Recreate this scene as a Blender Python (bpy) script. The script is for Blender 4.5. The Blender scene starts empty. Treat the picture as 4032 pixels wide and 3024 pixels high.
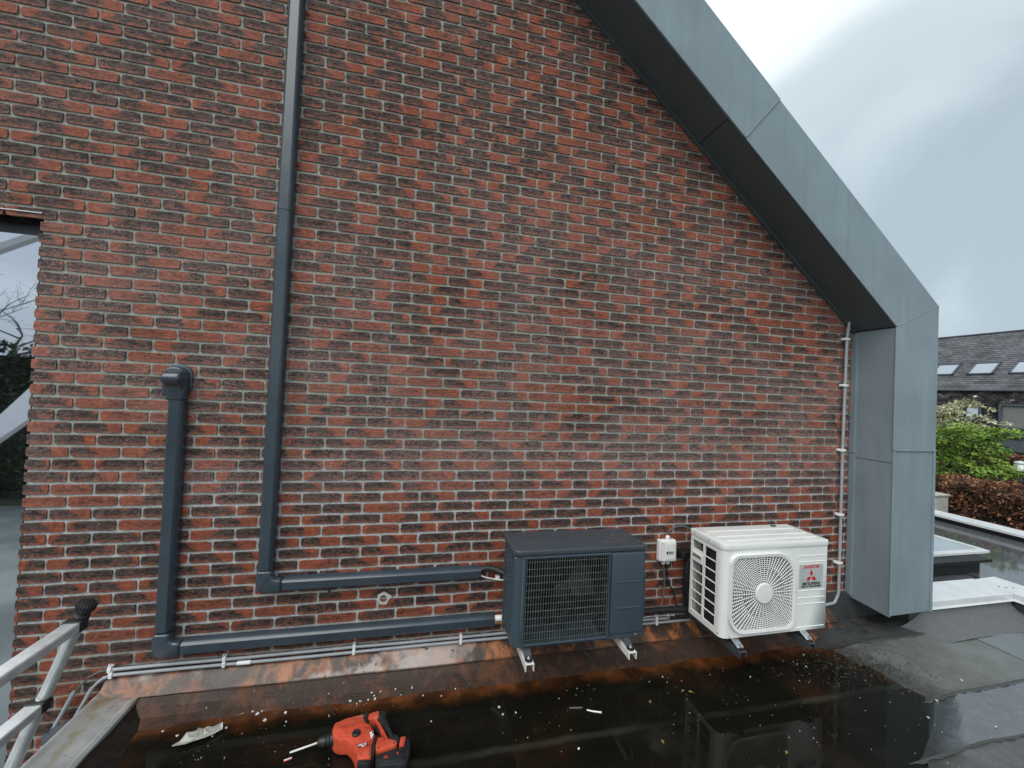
import bpy, bmesh, math, random
from mathutils import Vector, Matrix, noise as mnoise

scene = bpy.context.scene
COL = scene.collection
RNG = random.Random(7)

# ------------------------------------------------------------------ camera
cam_data = bpy.data.cameras.new('camera')
cam_data.sensor_width = 36.0
cam_data.lens = 1560.0 / 4032.0 * 36.0
cam_data.clip_start = 0.05
cam_data.clip_end = 2000.0
cam = bpy.data.objects.new('camera', cam_data)
COL.objects.link(cam)
_r = ((0.97396, 0.22186, -0.04663), (-0.22246, 0.97491, -0.00820), (0.04364, 0.01836, 0.99888))  # right, forward, up (columns)
cam.matrix_world = Matrix(((_r[0][0], _r[0][2], -_r[0][1], 0.533),
                           (_r[1][0], _r[1][2], -_r[1][1], -2.501),
                           (_r[2][0], _r[2][2], -_r[2][1], 1.705),
                           (0, 0, 0, 1)))
scene.camera = cam

# ------------------------------------------------------------------ sky, sun, exposure
world = bpy.data.worlds.new('World')
scene.world = world
world.use_nodes = True
SUN_EL, SUN_AZ = math.radians(48), math.radians(222)      # azimuth from +y, clockwise: behind the camera, to its left


def build_world():
    nt = world.node_tree
    nt.nodes.clear()
    N, L = nt.nodes.new, nt.links.new
    out = N('ShaderNodeOutputWorld')
    bg = N('ShaderNodeBackground')
    bg.inputs['Strength'].default_value = 0.1
    sky = N('ShaderNodeTexSky')
    sky.sky_type = 'NISHITA'
    sky.sun_disc = False
    sky.sun_elevation = SUN_EL
    sky.sun_rotation = SUN_AZ
    sky.dust_density = 3.0
    tc = N('ShaderNodeTexCoord')
    sep = N('ShaderNodeSeparateXYZ')
    L(tc.outputs['Generated'], sep.inputs[0])
    zz = N('ShaderNodeMath'); zz.operation = 'MAXIMUM'; zz.inputs[1].default_value = 0.0
    L(sep.outputs['Z'], zz.inputs[0])
    za = N('ShaderNodeMath'); za.operation = 'ADD'; za.inputs[1].default_value = 0.9
    L(zz.outputs[0], za.inputs[0])
    dv = N('ShaderNodeVectorMath'); dv.operation = 'DIVIDE'
    L(tc.outputs['Generated'], dv.inputs[0])
    cb = N('ShaderNodeCombineXYZ')
    for i in range(3):
        L(za.outputs[0], cb.inputs[i])
    L(cb.outputs[0], dv.inputs[1])
    mp = N('ShaderNodeMapping'); mp.inputs['Location'].default_value = (27.2, 16.4, 5.92)
    L(dv.outputs[0], mp.inputs[0])
    n1 = N('ShaderNodeTexNoise'); n1.inputs['Scale'].default_value = 1.9; n1.inputs['Detail'].default_value = 6.0
    n1.inputs['Roughness'].default_value = 0.46; n1.inputs['Distortion'].default_value = 0.4
    L(mp.outputs[0], n1.inputs['Vector'])
    rp = N('ShaderNodeValToRGB')
    rp.color_ramp.interpolation = 'EASE'
    e = rp.color_ramp.elements
    e[0].position = 0.42; e[0].color = (0.37, 0.45, 0.505, 1)
    e[1].position = 0.67; e[1].color = (0.86, 0.92, 0.94, 1)
    m = e.new(0.52); m.color = (0.51, 0.605, 0.645, 1)
    L(n1.outputs['Fac'], rp.inputs[0])
    sc = N('ShaderNodeVectorMath'); sc.operation = 'SCALE'; sc.inputs['Scale'].default_value = 10.0
    L(rp.outputs[0], sc.inputs[0])
    mx = N('ShaderNodeMix'); mx.data_type = 'RGBA'; mx.inputs[0].default_value = 0.90
    L(sky.outputs[0], mx.inputs[6]); L(sc.outputs[0], mx.inputs[7])
    L(mx.outputs[2], bg.inputs['Color'])
    L(bg.outputs[0], out.inputs['Surface'])


build_world()
sun_data = bpy.data.lights.new('sun', 'SUN')
sun_data.energy = 1.5
sun_data.angle = math.radians(50)
sun_data.color = (1.0, 0.975, 0.94)
sun = bpy.data.objects.new('sun', sun_data)
COL.objects.link(sun)
_sd = Vector((math.sin(SUN_AZ) * math.cos(SUN_EL), math.cos(SUN_AZ) * math.cos(SUN_EL), math.sin(SUN_EL)))
sun.rotation_euler = (-_sd).to_track_quat('-Z', 'Y').to_euler()
scene.view_settings.view_transform = 'Standard'
scene.view_settings.look = 'None'
scene.view_settings.exposure = 0.42
scene.view_settings.gamma = 1.0
scene.view_settings.use_curve_mapping = False


# ------------------------------------------------------------------ material helpers
class NT:
    def __init__(self, name):
        self.m = bpy.data.materials.new(name)
        self.m.use_nodes = True
        self.t = self.m.node_tree
        self.b = self.t.nodes['Principled BSDF']

    def n(self, typ, **kw):
        nd = self.t.nodes.new(typ)
        for k, v in kw.items():
            setattr(nd, k, v)
        return nd

    def l(self, a, b):
        self.t.links.new(a, b)

    def val(self, inp, v):
        if isinstance(v, bpy.types.NodeSocket):
            self.l(v, inp)
        elif v is not None:
            inp.default_value = v

    def math(self, op, a, b=None, c=None, clamp=False):
        nd = self.n('ShaderNodeMath', operation=op, use_clamp=clamp)
        self.val(nd.inputs[0], a); self.val(nd.inputs[1], b); self.val(nd.inputs[2], c)
        return nd.outputs[0]

    def pos(self):
        return self.n('ShaderNodeNewGeometry').outputs['Position']

    def objco(self):
        return self.n('ShaderNodeTexCoord').outputs['Object']

    def map(self, vec, loc=(0, 0, 0), scale=(1, 1, 1), rot=(0, 0, 0)):
        nd = self.n('ShaderNodeMapping')
        self.l(vec, nd.inputs[0])
        self.val(nd.inputs['Location'], loc); nd.inputs['Rotation'].default_value = rot; nd.inputs['Scale'].default_value = scale
        return nd.outputs[0]

    def noise(self, vec, scale, detail=3.0, rough=0.55, dist=0.0):
        nd = self.n('ShaderNodeTexNoise')
        self.l(vec, nd.inputs['Vector'])
        nd.inputs['Scale'].default_value = scale; nd.inputs['Detail'].default_value = detail
        nd.inputs['Roughness'].default_value = rough; nd.inputs['Distortion'].default_value = dist
        return nd.outputs['Fac']

    def ss(self, v, a, b):
        nd = self.n('ShaderNodeMapRange', interpolation_type='SMOOTHSTEP')
        self.val(nd.inputs[0], v); self.val(nd.inputs[1], a); self.val(nd.inputs[2], b)
        return nd.outputs[0]

    def mix(self, f, a, b):
        nd = self.n('ShaderNodeMix', data_type='RGBA')
        self.val(nd.inputs[0], f)
        for i, v in ((6, a), (7, b)):
            if isinstance(v, tuple):
                nd.inputs[i].default_value = (*v[:3], 1)
            else:
                self.l(v, nd.inputs[i])
        return nd.outputs[2]

    def sep(self, v):
        nd = self.n('ShaderNodeSeparateXYZ'); self.l(v, nd.inputs[0]); return nd.outputs

    def bump(self, h, strength=0.3, dist=0.01):
        nd = self.n('ShaderNodeBump')
        nd.inputs['Strength'].default_value = strength; nd.inputs['Distance'].default_value = dist
        self.l(h, nd.inputs['Height']); self.l(nd.outputs[0], self.b.inputs['Normal'])

    def out(self, color=None, rough=None, metal=None, ior=None):
        for k, v in (('Base Color', color), ('Roughness', rough), ('Metallic', metal), ('IOR', ior)):
            if v is None:
                continue
            if isinstance(v, tuple):
                v = (*v[:3], 1)
            self.val(self.b.inputs[k], v)
        return self.m


def plain(name, c, rough=0.5, metal=0.0, var=0.12, scale=14.0, bump=0.0, bscale=200.0, dirt=None, rvar=0.1):
    t = NT(name)
    p = t.objco()
    f = t.noise(p, scale, 4.0)
    lo = tuple(v * (1 - var) for v in c); hi = tuple(min(1, v * (1 + var)) for v in c)
    col = t.mix(t.ss(f, 0.3, 0.7), lo, hi)
    if dirt:
        g = t.noise(p, scale * 0.45, 6.0, 0.7)
        col = t.mix(t.math('MULTIPLY', t.ss(g, 0.52, 0.72), dirt[1]), col, dirt[0])
    if bump:
        t.bump(t.noise(p, bscale, 2.0), bump, 0.002)
    r = t.math('ADD', t.math('MULTIPLY', t.math('SUBTRACT', f, 0.5), rvar * 2), rough)
    return t.out(col, r, metal)


def mat_brick():
    t = NT('brick_clay')
    at = t.n('ShaderNodeAttribute', attribute_name='rnd')
    r = t.sep(at.outputs['Color'])
    uv = t.sep(t.n('ShaderNodeUVMap', uv_map='UVMap').outputs[0])
    P = t.pos()
    # shifted position so that no two bricks share a pattern
    sh = t.n('ShaderNodeVectorMath', operation='SCALE'); t.l(at.outputs['Color'], sh.inputs[0]); sh.inputs['Scale'].default_value = 23.0
    ad = t.n('ShaderNodeVectorMath', operation='ADD'); t.l(P, ad.inputs[0]); t.l(sh.outputs[0], ad.inputs[1])
    Q = ad.outputs[0]
    nbig = t.noise(Q, 14.0, 3.0, 0.6)
    nmid = t.noise(Q, 45.0, 4.0, 0.65)
    nfine = t.noise(Q, 160.0, 4.0, 0.7)
    # fired (dark) zone versus clean red end, slanted boundary
    flip = t.math('GREATER_THAN', r[0], 0.45)
    u = t.math('ADD', t.math('MULTIPLY', uv[0], t.math('SUBTRACT', 1.0, t.math('MULTIPLY', flip, 2.0))), flip)
    s = t.math('ADD', u, t.math('MULTIPLY', t.math('SUBTRACT', uv[1], 0.5), -0.22))
    s = t.math('ADD', s, t.math('MULTIPLY', t.math('SUBTRACT', nbig, 0.5), 0.55))
    a = t.math('ADD', t.math('SUBTRACT', t.math('MULTIPLY', r[1], 0.66), 0.10), t.math('MULTIPLY', t.math('SUBTRACT', t.noise(P, 0.8, 3.0), 0.5), 0.7))
    s = t.math('ADD', s, t.math('MULTIPLY', t.math('SUBTRACT', nmid, 0.5), 0.45))
    red = t.math('SUBTRACT', 1.0, t.ss(t.math('SUBTRACT', s, a), -0.05, 0.07))
    # patches of red scraped through, mostly along the lower edge
    low = t.math('MULTIPLY', t.math('SUBTRACT', 1.0, t.ss(uv[1], 0.1, 0.55)), t.ss(nmid, 0.38, 0.60))
    red = t.math('MAXIMUM', red, t.math('MULTIPLY', low, 0.72))
    red = t.math('MAXIMUM', red, t.math('MULTIPLY', t.ss(nmid, 0.53, 0.68), 0.5))
    allred = t.math('GREATER_THAN', r[2], 0.86)
    red = t.math('MAXIMUM', red, t.math('MULTIPLY', allred, 0.7))
    redc = t.mix(t.ss(nmid, 0.3, 0.7), (0.235, 0.048, 0.020), (0.44, 0.112, 0.046))
    redc = t.mix(t.math('MULTIPLY', r[1], 0.35), redc, (0.17, 0.042, 0.026))
    drk = t.mix(t.ss(nfine, 0.3, 0.72), (0.022, 0.015, 0.013), (0.118, 0.074, 0.060))
    drk = t.mix(t.math('MULTIPLY', r[2], 0.40), drk, (0.058, 0.043, 0.040))
    col = t.mix(red, drk, redc)
    # long ragged creases of the hand-thrown face
    cv = t.map(Q, scale=(1.0, 1.0, 3.4), rot=(0, 0.14, 0))
    cr = t.noise(cv, 24.0, 6.0, 0.74, 0.9)
    crm = t.math('MULTIPLY', t.ss(cr, 0.520, 0.570), t.math('SUBTRACT', 1.0, t.math('MULTIPLY', red, 0.75)))
    crm = t.math('MULTIPLY', crm, t.ss(t.math('SUBTRACT', 0.5, t.math('ABSOLUTE', t.math('SUBTRACT', uv[1], 0.55))), 0.08, 0.3))
    col = t.mix(t.math('MULTIPLY', crm, 0.92), col, (0.006, 0.005, 0.005))
    sk2 = t.noise(Q, 300.0, 3.0, 0.7)
    col = t.mix(t.math('MULTIPLY', t.ss(sk2, 0.56, 0.70), 0.35), col, (0.24, 0.13, 0.10))
    col = t.mix(t.math('MULTIPLY', t.ss(sk2, 0.42, 0.30), 0.5), col, (0.012, 0.009, 0.008))
    # pale lime haze, in drifts across the wall and scattered scabs
    hz = t.noise(t.map(P, scale=(1, 1, 1.8)), 1.1, 4.0, 0.6)
    pz = t.sep(P)[2]
    band = t.math('MULTIPLY', t.ss(pz, 0.8, 1.25), t.math('SUBTRACT', 1.0, t.math('MULTIPLY', t.ss(pz, 2.2, 3.4), 0.6)))
    hm = t.math('MULTIPLY', t.math('MULTIPLY', t.ss(hz, 0.32, 0.62), band), t.ss(nfine, 0.35, 0.7))
    col = t.mix(t.math('MULTIPLY', hm, 0.46), col, (0.50, 0.37, 0.35))
    sp = t.ss(t.noise(Q, 70.0, 2.0, 0.5), 0.755, 0.79)
    col = t.mix(t.math('MULTIPLY', sp, 0.7), col, (0.62, 0.55, 0.50))
    # mortar smear round the arris
    eu = t.math('MINIMUM', t.math('MULTIPLY', uv[0], 4.0), t.math('MULTIPLY', t.math('SUBTRACT', 1.0, uv[0]), 4.0))
    ed = t.math('MINIMUM', eu, t.math('MINIMUM', uv[1], t.math('SUBTRACT', 1.0, uv[1])))
    em = t.math('MULTIPLY', t.math('SUBTRACT', 1.0, t.ss(ed, 0.01, 0.10)), t.ss(nfine, 0.45, 0.66))
    col = t.mix(t.math('MULTIPLY', em, 0.38), col, (0.33, 0.31, 0.28))
    h = t.math('ADD', t.math('MULTIPLY', nmid, 0.6), t.math('SUBTRACT', t.math('MULTIPLY', nfine, 0.35), t.math('MULTIPLY', crm, 0.9)))
    t.bump(h, 0.9, 0.006)
    wet = t.ss(t.math('ADD', pz, t.math('MULTIPLY', hz, 0.5)), 1.5, 0.6)
    col = t.mix(t.math('MULTIPLY', wet, 0.30), col, t.mix(0.6, (0.02, 0.008, 0.005), col))
    run = t.noise(t.map(P, loc=(2, 0, 0), scale=(3.2, 1, 0.16)), 2.2, 4.0, 0.6)
    col = t.mix(t.math('MULTIPLY', t.ss(run, 0.54, 0.70), 0.22), col, (0.035, 0.026, 0.022))
    return t.out(col, t.math('SUBTRACT', 0.85, t.math('MULTIPLY', wet, 0.2)))


def mat_mortar():
    t = NT('mortar')
    P = t.pos()
    f = t.noise(P, 60.0, 5.0, 0.7)
    g = t.noise(t.map(P, scale=(1, 1, 2.2)), 1.4, 3.0)
    pz = t.sep(P)[2]
    col = t.mix(t.ss(f, 0.3, 0.7), (0.27, 0.275, 0.240), (0.43, 0.435, 0.390))
    wm = t.math('MULTIPLY', t.ss(pz, 1.45, 0.95), t.ss(pz, 0.15, 0.45))
    wm = t.math('MULTIPLY', wm, t.ss(g, 0.18, 0.55))
    lime = t.mix(t.ss(f, 0.35, 0.65), (0.37, 0.385, 0.38), (0.58, 0.60, 0.60))
    col = t.mix(t.math('MULTIPLY', wm, 0.9), col, lime)
    t.bump(f, 0.8, 0.004)
    return t.out(col, 0.92)


def mat_zinc(name='zinc', c=(0.228, 0.288, 0.322)):
    t = NT(name)
    p = t.pos()
    f = t.noise(p, 2.2, 3.0)
    g = t.noise(t.map(p, scale=(1, 1, 0.22)), 9.0, 4.0, 0.6)
    k = t.noise(p, 260.0, 2.0)
    col = t.mix(t.ss(f, 0.3, 0.7), tuple(v * 0.92 for v in c), tuple(v * 1.07 for v in c))
    col = t.mix(t.math('MULTIPLY', t.ss(g, 0.5, 0.75), 0.22), col, tuple(v * 1.25 for v in c))
    col = t.mix(t.math('MULTIPLY', t.ss(k, 0.35, 0.7), 0.18), col, tuple(v * 0.75 for v in c))
    st = t.noise(t.map(p, loc=(7, 0, 0), scale=(1, 1, 0.06)), 14.0, 5.0, 0.6)
    col = t.mix(t.math('MULTIPLY', t.ss(st, 0.56, 0.68), 0.22), col, tuple(v * 1.35 for v in c))
    col = t.mix(t.math('MULTIPLY', t.ss(st, 0.44, 0.34), 0.25), col, tuple(v * 0.70 for v in c))
    t.bump(t.noise(t.map(p, scale=(1, 1, 0.7)), 1.7, 1.0), 0.5, 0.06)
    return t.out(col, t.math('ADD', 0.33, t.math('MULTIPLY', g, 0.2)), 0.2)


def mat_felt(name, tint, wet):
    """bitumen roofing felt: mineral grain, rust and silt stains, wetter (glossier) where water stands"""
    t = NT(name)
    p = t.pos()
    x, y, z = t.sep(p)[0:3]
    grain = t.noise(p, 330.0, 2.0, 0.7)
    mid = t.noise(p, 22.0, 5.0, 0.65)
    big = t.noise(t.map(p, loc=(3.1, 0.4, 0)), 1.9, 4.0, 0.55)
    col = t.mix(t.ss(grain, 0.3, 0.7), tuple(v * 0.55 for v in tint), tuple(v * 1.5 for v in tint))
    col = t.mix(t.math('MULTIPLY', t.ss(mid, 0.45, 0.7), 0.35), col, tuple(v * 1.7 for v in tint))
    col = t.mix(t.math('MULTIPLY', t.ss(big, 0.5, 0.7), 0.4), col, (0.030, 0.032, 0.022))
    w = t.ss(t.math('ADD', big, t.math('MULTIPLY', mid, 0.25)), 0.72 - wet * 0.5, 0.5 - wet * 0.5)
    rough = t.math('SUBTRACT', 0.78, t.math('MULTIPLY', w, 0.68))
    shore = t.math('MULTIPLY', t.ss(t.math('ADD', z, t.math('MULTIPLY', t.math('SUBTRACT', mid, 0.5), 0.02)), 0.026, 0.006), t.ss(x, 4.5, 4.2))
    col = t.mix(t.math('MULTIPLY', shore, 0.75), col, (0.016, 0.016, 0.012))
    rough = t.math('SUBTRACT', rough, t.math('MULTIPLY', shore, 0.10))
    if wet > 0.6:
        rough = t.math('ADD', 0.10, t.math('MULTIPLY', t.ss(mid, 0.4, 0.75), 0.16))
    t.bump(t.math('ADD', t.math('MULTIPLY', grain, 0.5), mid), 0.35 if wet < 0.4 else 0.10, 0.003)
    return t.out(col, t.math('MAXIMUM', rough, 0.06), ior=1.8 if wet < 0.6 else 2.0)


def mat_rust():
    t = NT('rust_stained_felt')
    p = t.pos()
    x, y, z = t.sep(p)[0:3]
    a = t.noise(t.map(p, scale=(1, 1, 1)), 2.3, 5.0, 0.6)
    b = t.noise(t.map(p, loc=(4, 1, 0), scale=(1.6, 1.2, 1.2)), 5.5, 5.0, 0.65, 0.5)
    g = t.noise(p, 240.0, 2.0, 0.7)
    sp = t.noise(t.map(p, loc=(9, 0, 0)), 26.0, 3.0, 0.55)
    col = t.mix(t.ss(g, 0.3, 0.7), (0.024, 0.016, 0.013), (0.074, 0.050, 0.040))
    ru = t.mix(t.ss(b, 0.35, 0.7), (0.11, 0.038, 0.017), (0.40, 0.150, 0.058))
    upper = t.ss(z, 0.052, 0.066)
    col = t.mix(t.math('MULTIPLY', t.ss(b, 0.42, 0.62), t.math('ADD', t.math('ADD', 0.20, t.math('MULTIPLY', t.ss(x, 2.9, 3.3), 0.6)), t.math('MULTIPLY', upper, 0.70), None, True)), col, ru)
    pale = t.math('MULTIPLY', t.math('MULTIPLY', t.ss(a, 0.50, 0.60), upper), t.ss(x, 1.3, 0.5))  # pale patches paint the glare of the wet flashing into its colour
    col = t.mix(t.math('MULTIPLY', pale, 0.75), col, (0.50, 0.43, 0.40))
    col = t.mix(t.math('MULTIPLY', t.ss(sp, 0.64, 0.68), 0.85), col, (0.050, 0.022, 0.012))
    t.bump(t.math('ADD', g, t.math('MULTIPLY', b, 2.0)), 0.35, 0.004)
    rough = t.math('ADD', 0.16, t.math('MULTIPLY', t.ss(a, 0.35, 0.6), 0.25))
    return t.out(col, rough, ior=1.5)


def mat_water():
    """standing rain water over rusty silt: the bed shows as dark brown, the surface is a mirror"""
    t = NT('rain_water')
    p = t.pos()
    x, y, z = t.sep(p)[0:3]
    n = t.noise(p, 5.0, 5.0, 0.6)
    n2 = t.noise(t.map(p, loc=(2, 7, 0)), 1.7, 3.0)
    g = t.noise(p, 420.0, 3.0, 0.75)
    d = t.math('ADD', y, t.math('MULTIPLY', t.math('SUBTRACT', n, 0.5), 0.16))
    rb = t.mix(t.ss(n, 0.35, 0.7), (0.060, 0.021, 0.007), (0.17, 0.055, 0.017))
    bed = t.mix(t.ss(g, 0.35, 0.7), (0.004, 0.004, 0.003), (0.0115, 0.011, 0.0075))
    bed = t.mix(t.math('MULTIPLY', t.ss(n2, 0.52, 0.68), 0.55), bed, (0.036, 0.015, 0.006))
    seam = t.math('MULTIPLY', t.ss(t.math('ABSOLUTE', t.math('ADD', t.math('ADD', y, 0.615), t.math('MULTIPLY', n, 0.05))), 0.030, 0.002), t.ss(t.math('ADD', g, t.math('MULTIPLY', n2, 0.6)), 0.7, 0.95))
    bed = t.mix(t.math('MULTIPLY', seam, 0.7), bed, (0.055, 0.056, 0.044))
    col = t.mix(t.ss(d, -0.345, -0.20), bed, rb)
    silt = t.ss(t.noise(t.map(p, loc=(1, 3, 0)), 3.3, 6.0, 0.7), 0.46, 0.66)
    col = t.mix(t.math('MULTIPLY', t.math('MULTIPLY', silt, t.ss(g, 0.40, 0.65)), 0.35), col, (0.034, 0.030, 0.019))
    t.bump(t.noise(p, 9.0, 2.0), 0.03, 0.004)
    return t.out(col, t.math('ADD', 0.045, t.math('MULTIPLY', silt, 0.16)), ior=1.26)


def mat_leaf(name, stops, rough=0.55, trans=0.25):
    t = NT(name)
    at = t.n('ShaderNodeAttribute', attribute_name='rnd')
    r = t.sep(at.outputs['Color'])
    rp = t.n('ShaderNodeValToRGB')
    e = rp.color_ramp.elements
    e[0].position = 0; e[0].color = (*stops[0], 1); e[1].position = 1; e[1].color = (*stops[-1], 1)
    for i, c in enumerate(stops[1:-1]):
        k = e.new((i + 1) / (len(stops) - 1)); k.color = (*c, 1)
    t.l(r[0], rp.inputs[0])
    t.b.inputs['Subsurface Weight'].default_value = 0.0
    return t.out(rp.outputs[0], rough)


def mat_slate():
    t = NT('slate')
    at = t.n('ShaderNodeAttribute', attribute_name='rnd')
    r = t.sep(at.outputs['Color'])
    p = t.pos()
    n = t.noise(p, 1.3, 4.0)
    col = t.mix(r[0], (0.050, 0.051, 0.058), (0.165, 0.165, 0.180))
    col = t.mix(t.math('MULTIPLY', t.ss(n, 0.48, 0.68), 0.5), col, (0.060, 0.050, 0.046))
    return t.out(col, 0.42)


def mat_weathered_slate():
    t = NT('lichen_slate')
    at = t.n('ShaderNodeAttribute', attribute_name='rnd')
    r = t.sep(at.outputs['Color'])
    p = t.pos()
    n = t.noise(p, 1.0, 4.0)
    col = t.mix(t.ss(r[0], 0.2, 0.9), (0.012, 0.012, 0.011), (0.055, 0.052, 0.047))
    pale = t.math('MULTIPLY', t.ss(r[1], 0.45, 0.95), t.ss(n, 0.42, 0.6))
    col = t.mix(t.math('MULTIPLY', pale, 0.75), col, (0.33, 0.31, 0.29))
    return t.out(col, 0.7)


def mat_glass(name, c=(0.02, 0.025, 0.028), mirror=0.5, tint=(0.86, 0.9, 1.0)):
    t = NT(name)
    g = t.n('ShaderNodeBsdfGlossy'); g.inputs['Color'].default_value = (*tint, 1); g.inputs['Roughness'].default_value = 0.015
    t.out(c, 0.05)
    mx = t.n('ShaderNodeMixShader'); mx.inputs[0].default_value = mirror
    t.l(t.b.outputs[0], mx.inputs[1]); t.l(g.outputs[0], mx.inputs[2])
    o = [n for n in t.t.nodes if n.type == 'OUTPUT_MATERIAL'][0]
    t.l(mx.outputs[0], o.inputs['Surface'])
    return t.m


def mat_wetlid(name, c, spot):
    """painted lid with beads and tongues of rain water drying on it"""
    t = NT(name)
    p = t.pos()
    n = t.noise(t.map(p, loc=(0.3, 0, 0), scale=(0.35, 1.9, 1)), 7.0, 6.0, 0.65, 0.3)
    b = t.noise(p, 140.0, 3.0, 0.6)
    col = t.mix(t.math('MULTIPLY', t.ss(n, 0.58, 0.63), spot[1]), c, spot[0])
    col = t.mix(t.math('MULTIPLY', t.ss(b, 0.55, 0.65), 0.35), col, tuple(v * 0.72 for v in c))
    t.bump(b, 0.25, 0.002)
    return t.out(col, t.math('SUBTRACT', 0.42, t.math('MULTIPLY', t.ss(n, 0.5, 0.56), 0.25)))


def mat_trim():
    t = NT('weathered_trim')
    p = t.pos()
    x, y, z = t.sep(p)[0:3]
    n = t.noise(p, 7.0, 5.0, 0.6)
    k = t.noise(t.map(p, loc=(1, 5, 0)), 16.0, 4.0, 0.6)
    col = t.mix(t.ss(n, 0.3, 0.7), (0.30, 0.31, 0.305), (0.46, 0.47, 0.465))
    mid = t.math('MULTIPLY', t.math('MULTIPLY', t.ss(x, -0.985, -0.955), t.ss(x, -0.87, -0.93)), t.ss(n, 0.42, 0.60))
    col = t.mix(t.math('MULTIPLY', mid, 0.7), col, (0.20, 0.17, 0.07))
    col = t.mix(t.math('MULTIPLY', t.ss(y, -0.28, -0.03), t.math('MULTIPLY', t.ss(k, 0.35, 0.6), 0.75)), col, (0.22, 0.105, 0.05))
    sp = t.ss(t.noise(p, 60.0, 2.0), 0.66, 0.7)
    col = t.mix(t.math('MULTIPLY', sp, 0.6), col, (0.07, 0.05, 0.035))
    return t.out(col, 0.42, 0.15)


def glossy(m, ior):
    m.node_tree.nodes['Principled BSDF'].inputs['IOR'].default_value = ior
    return m


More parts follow.
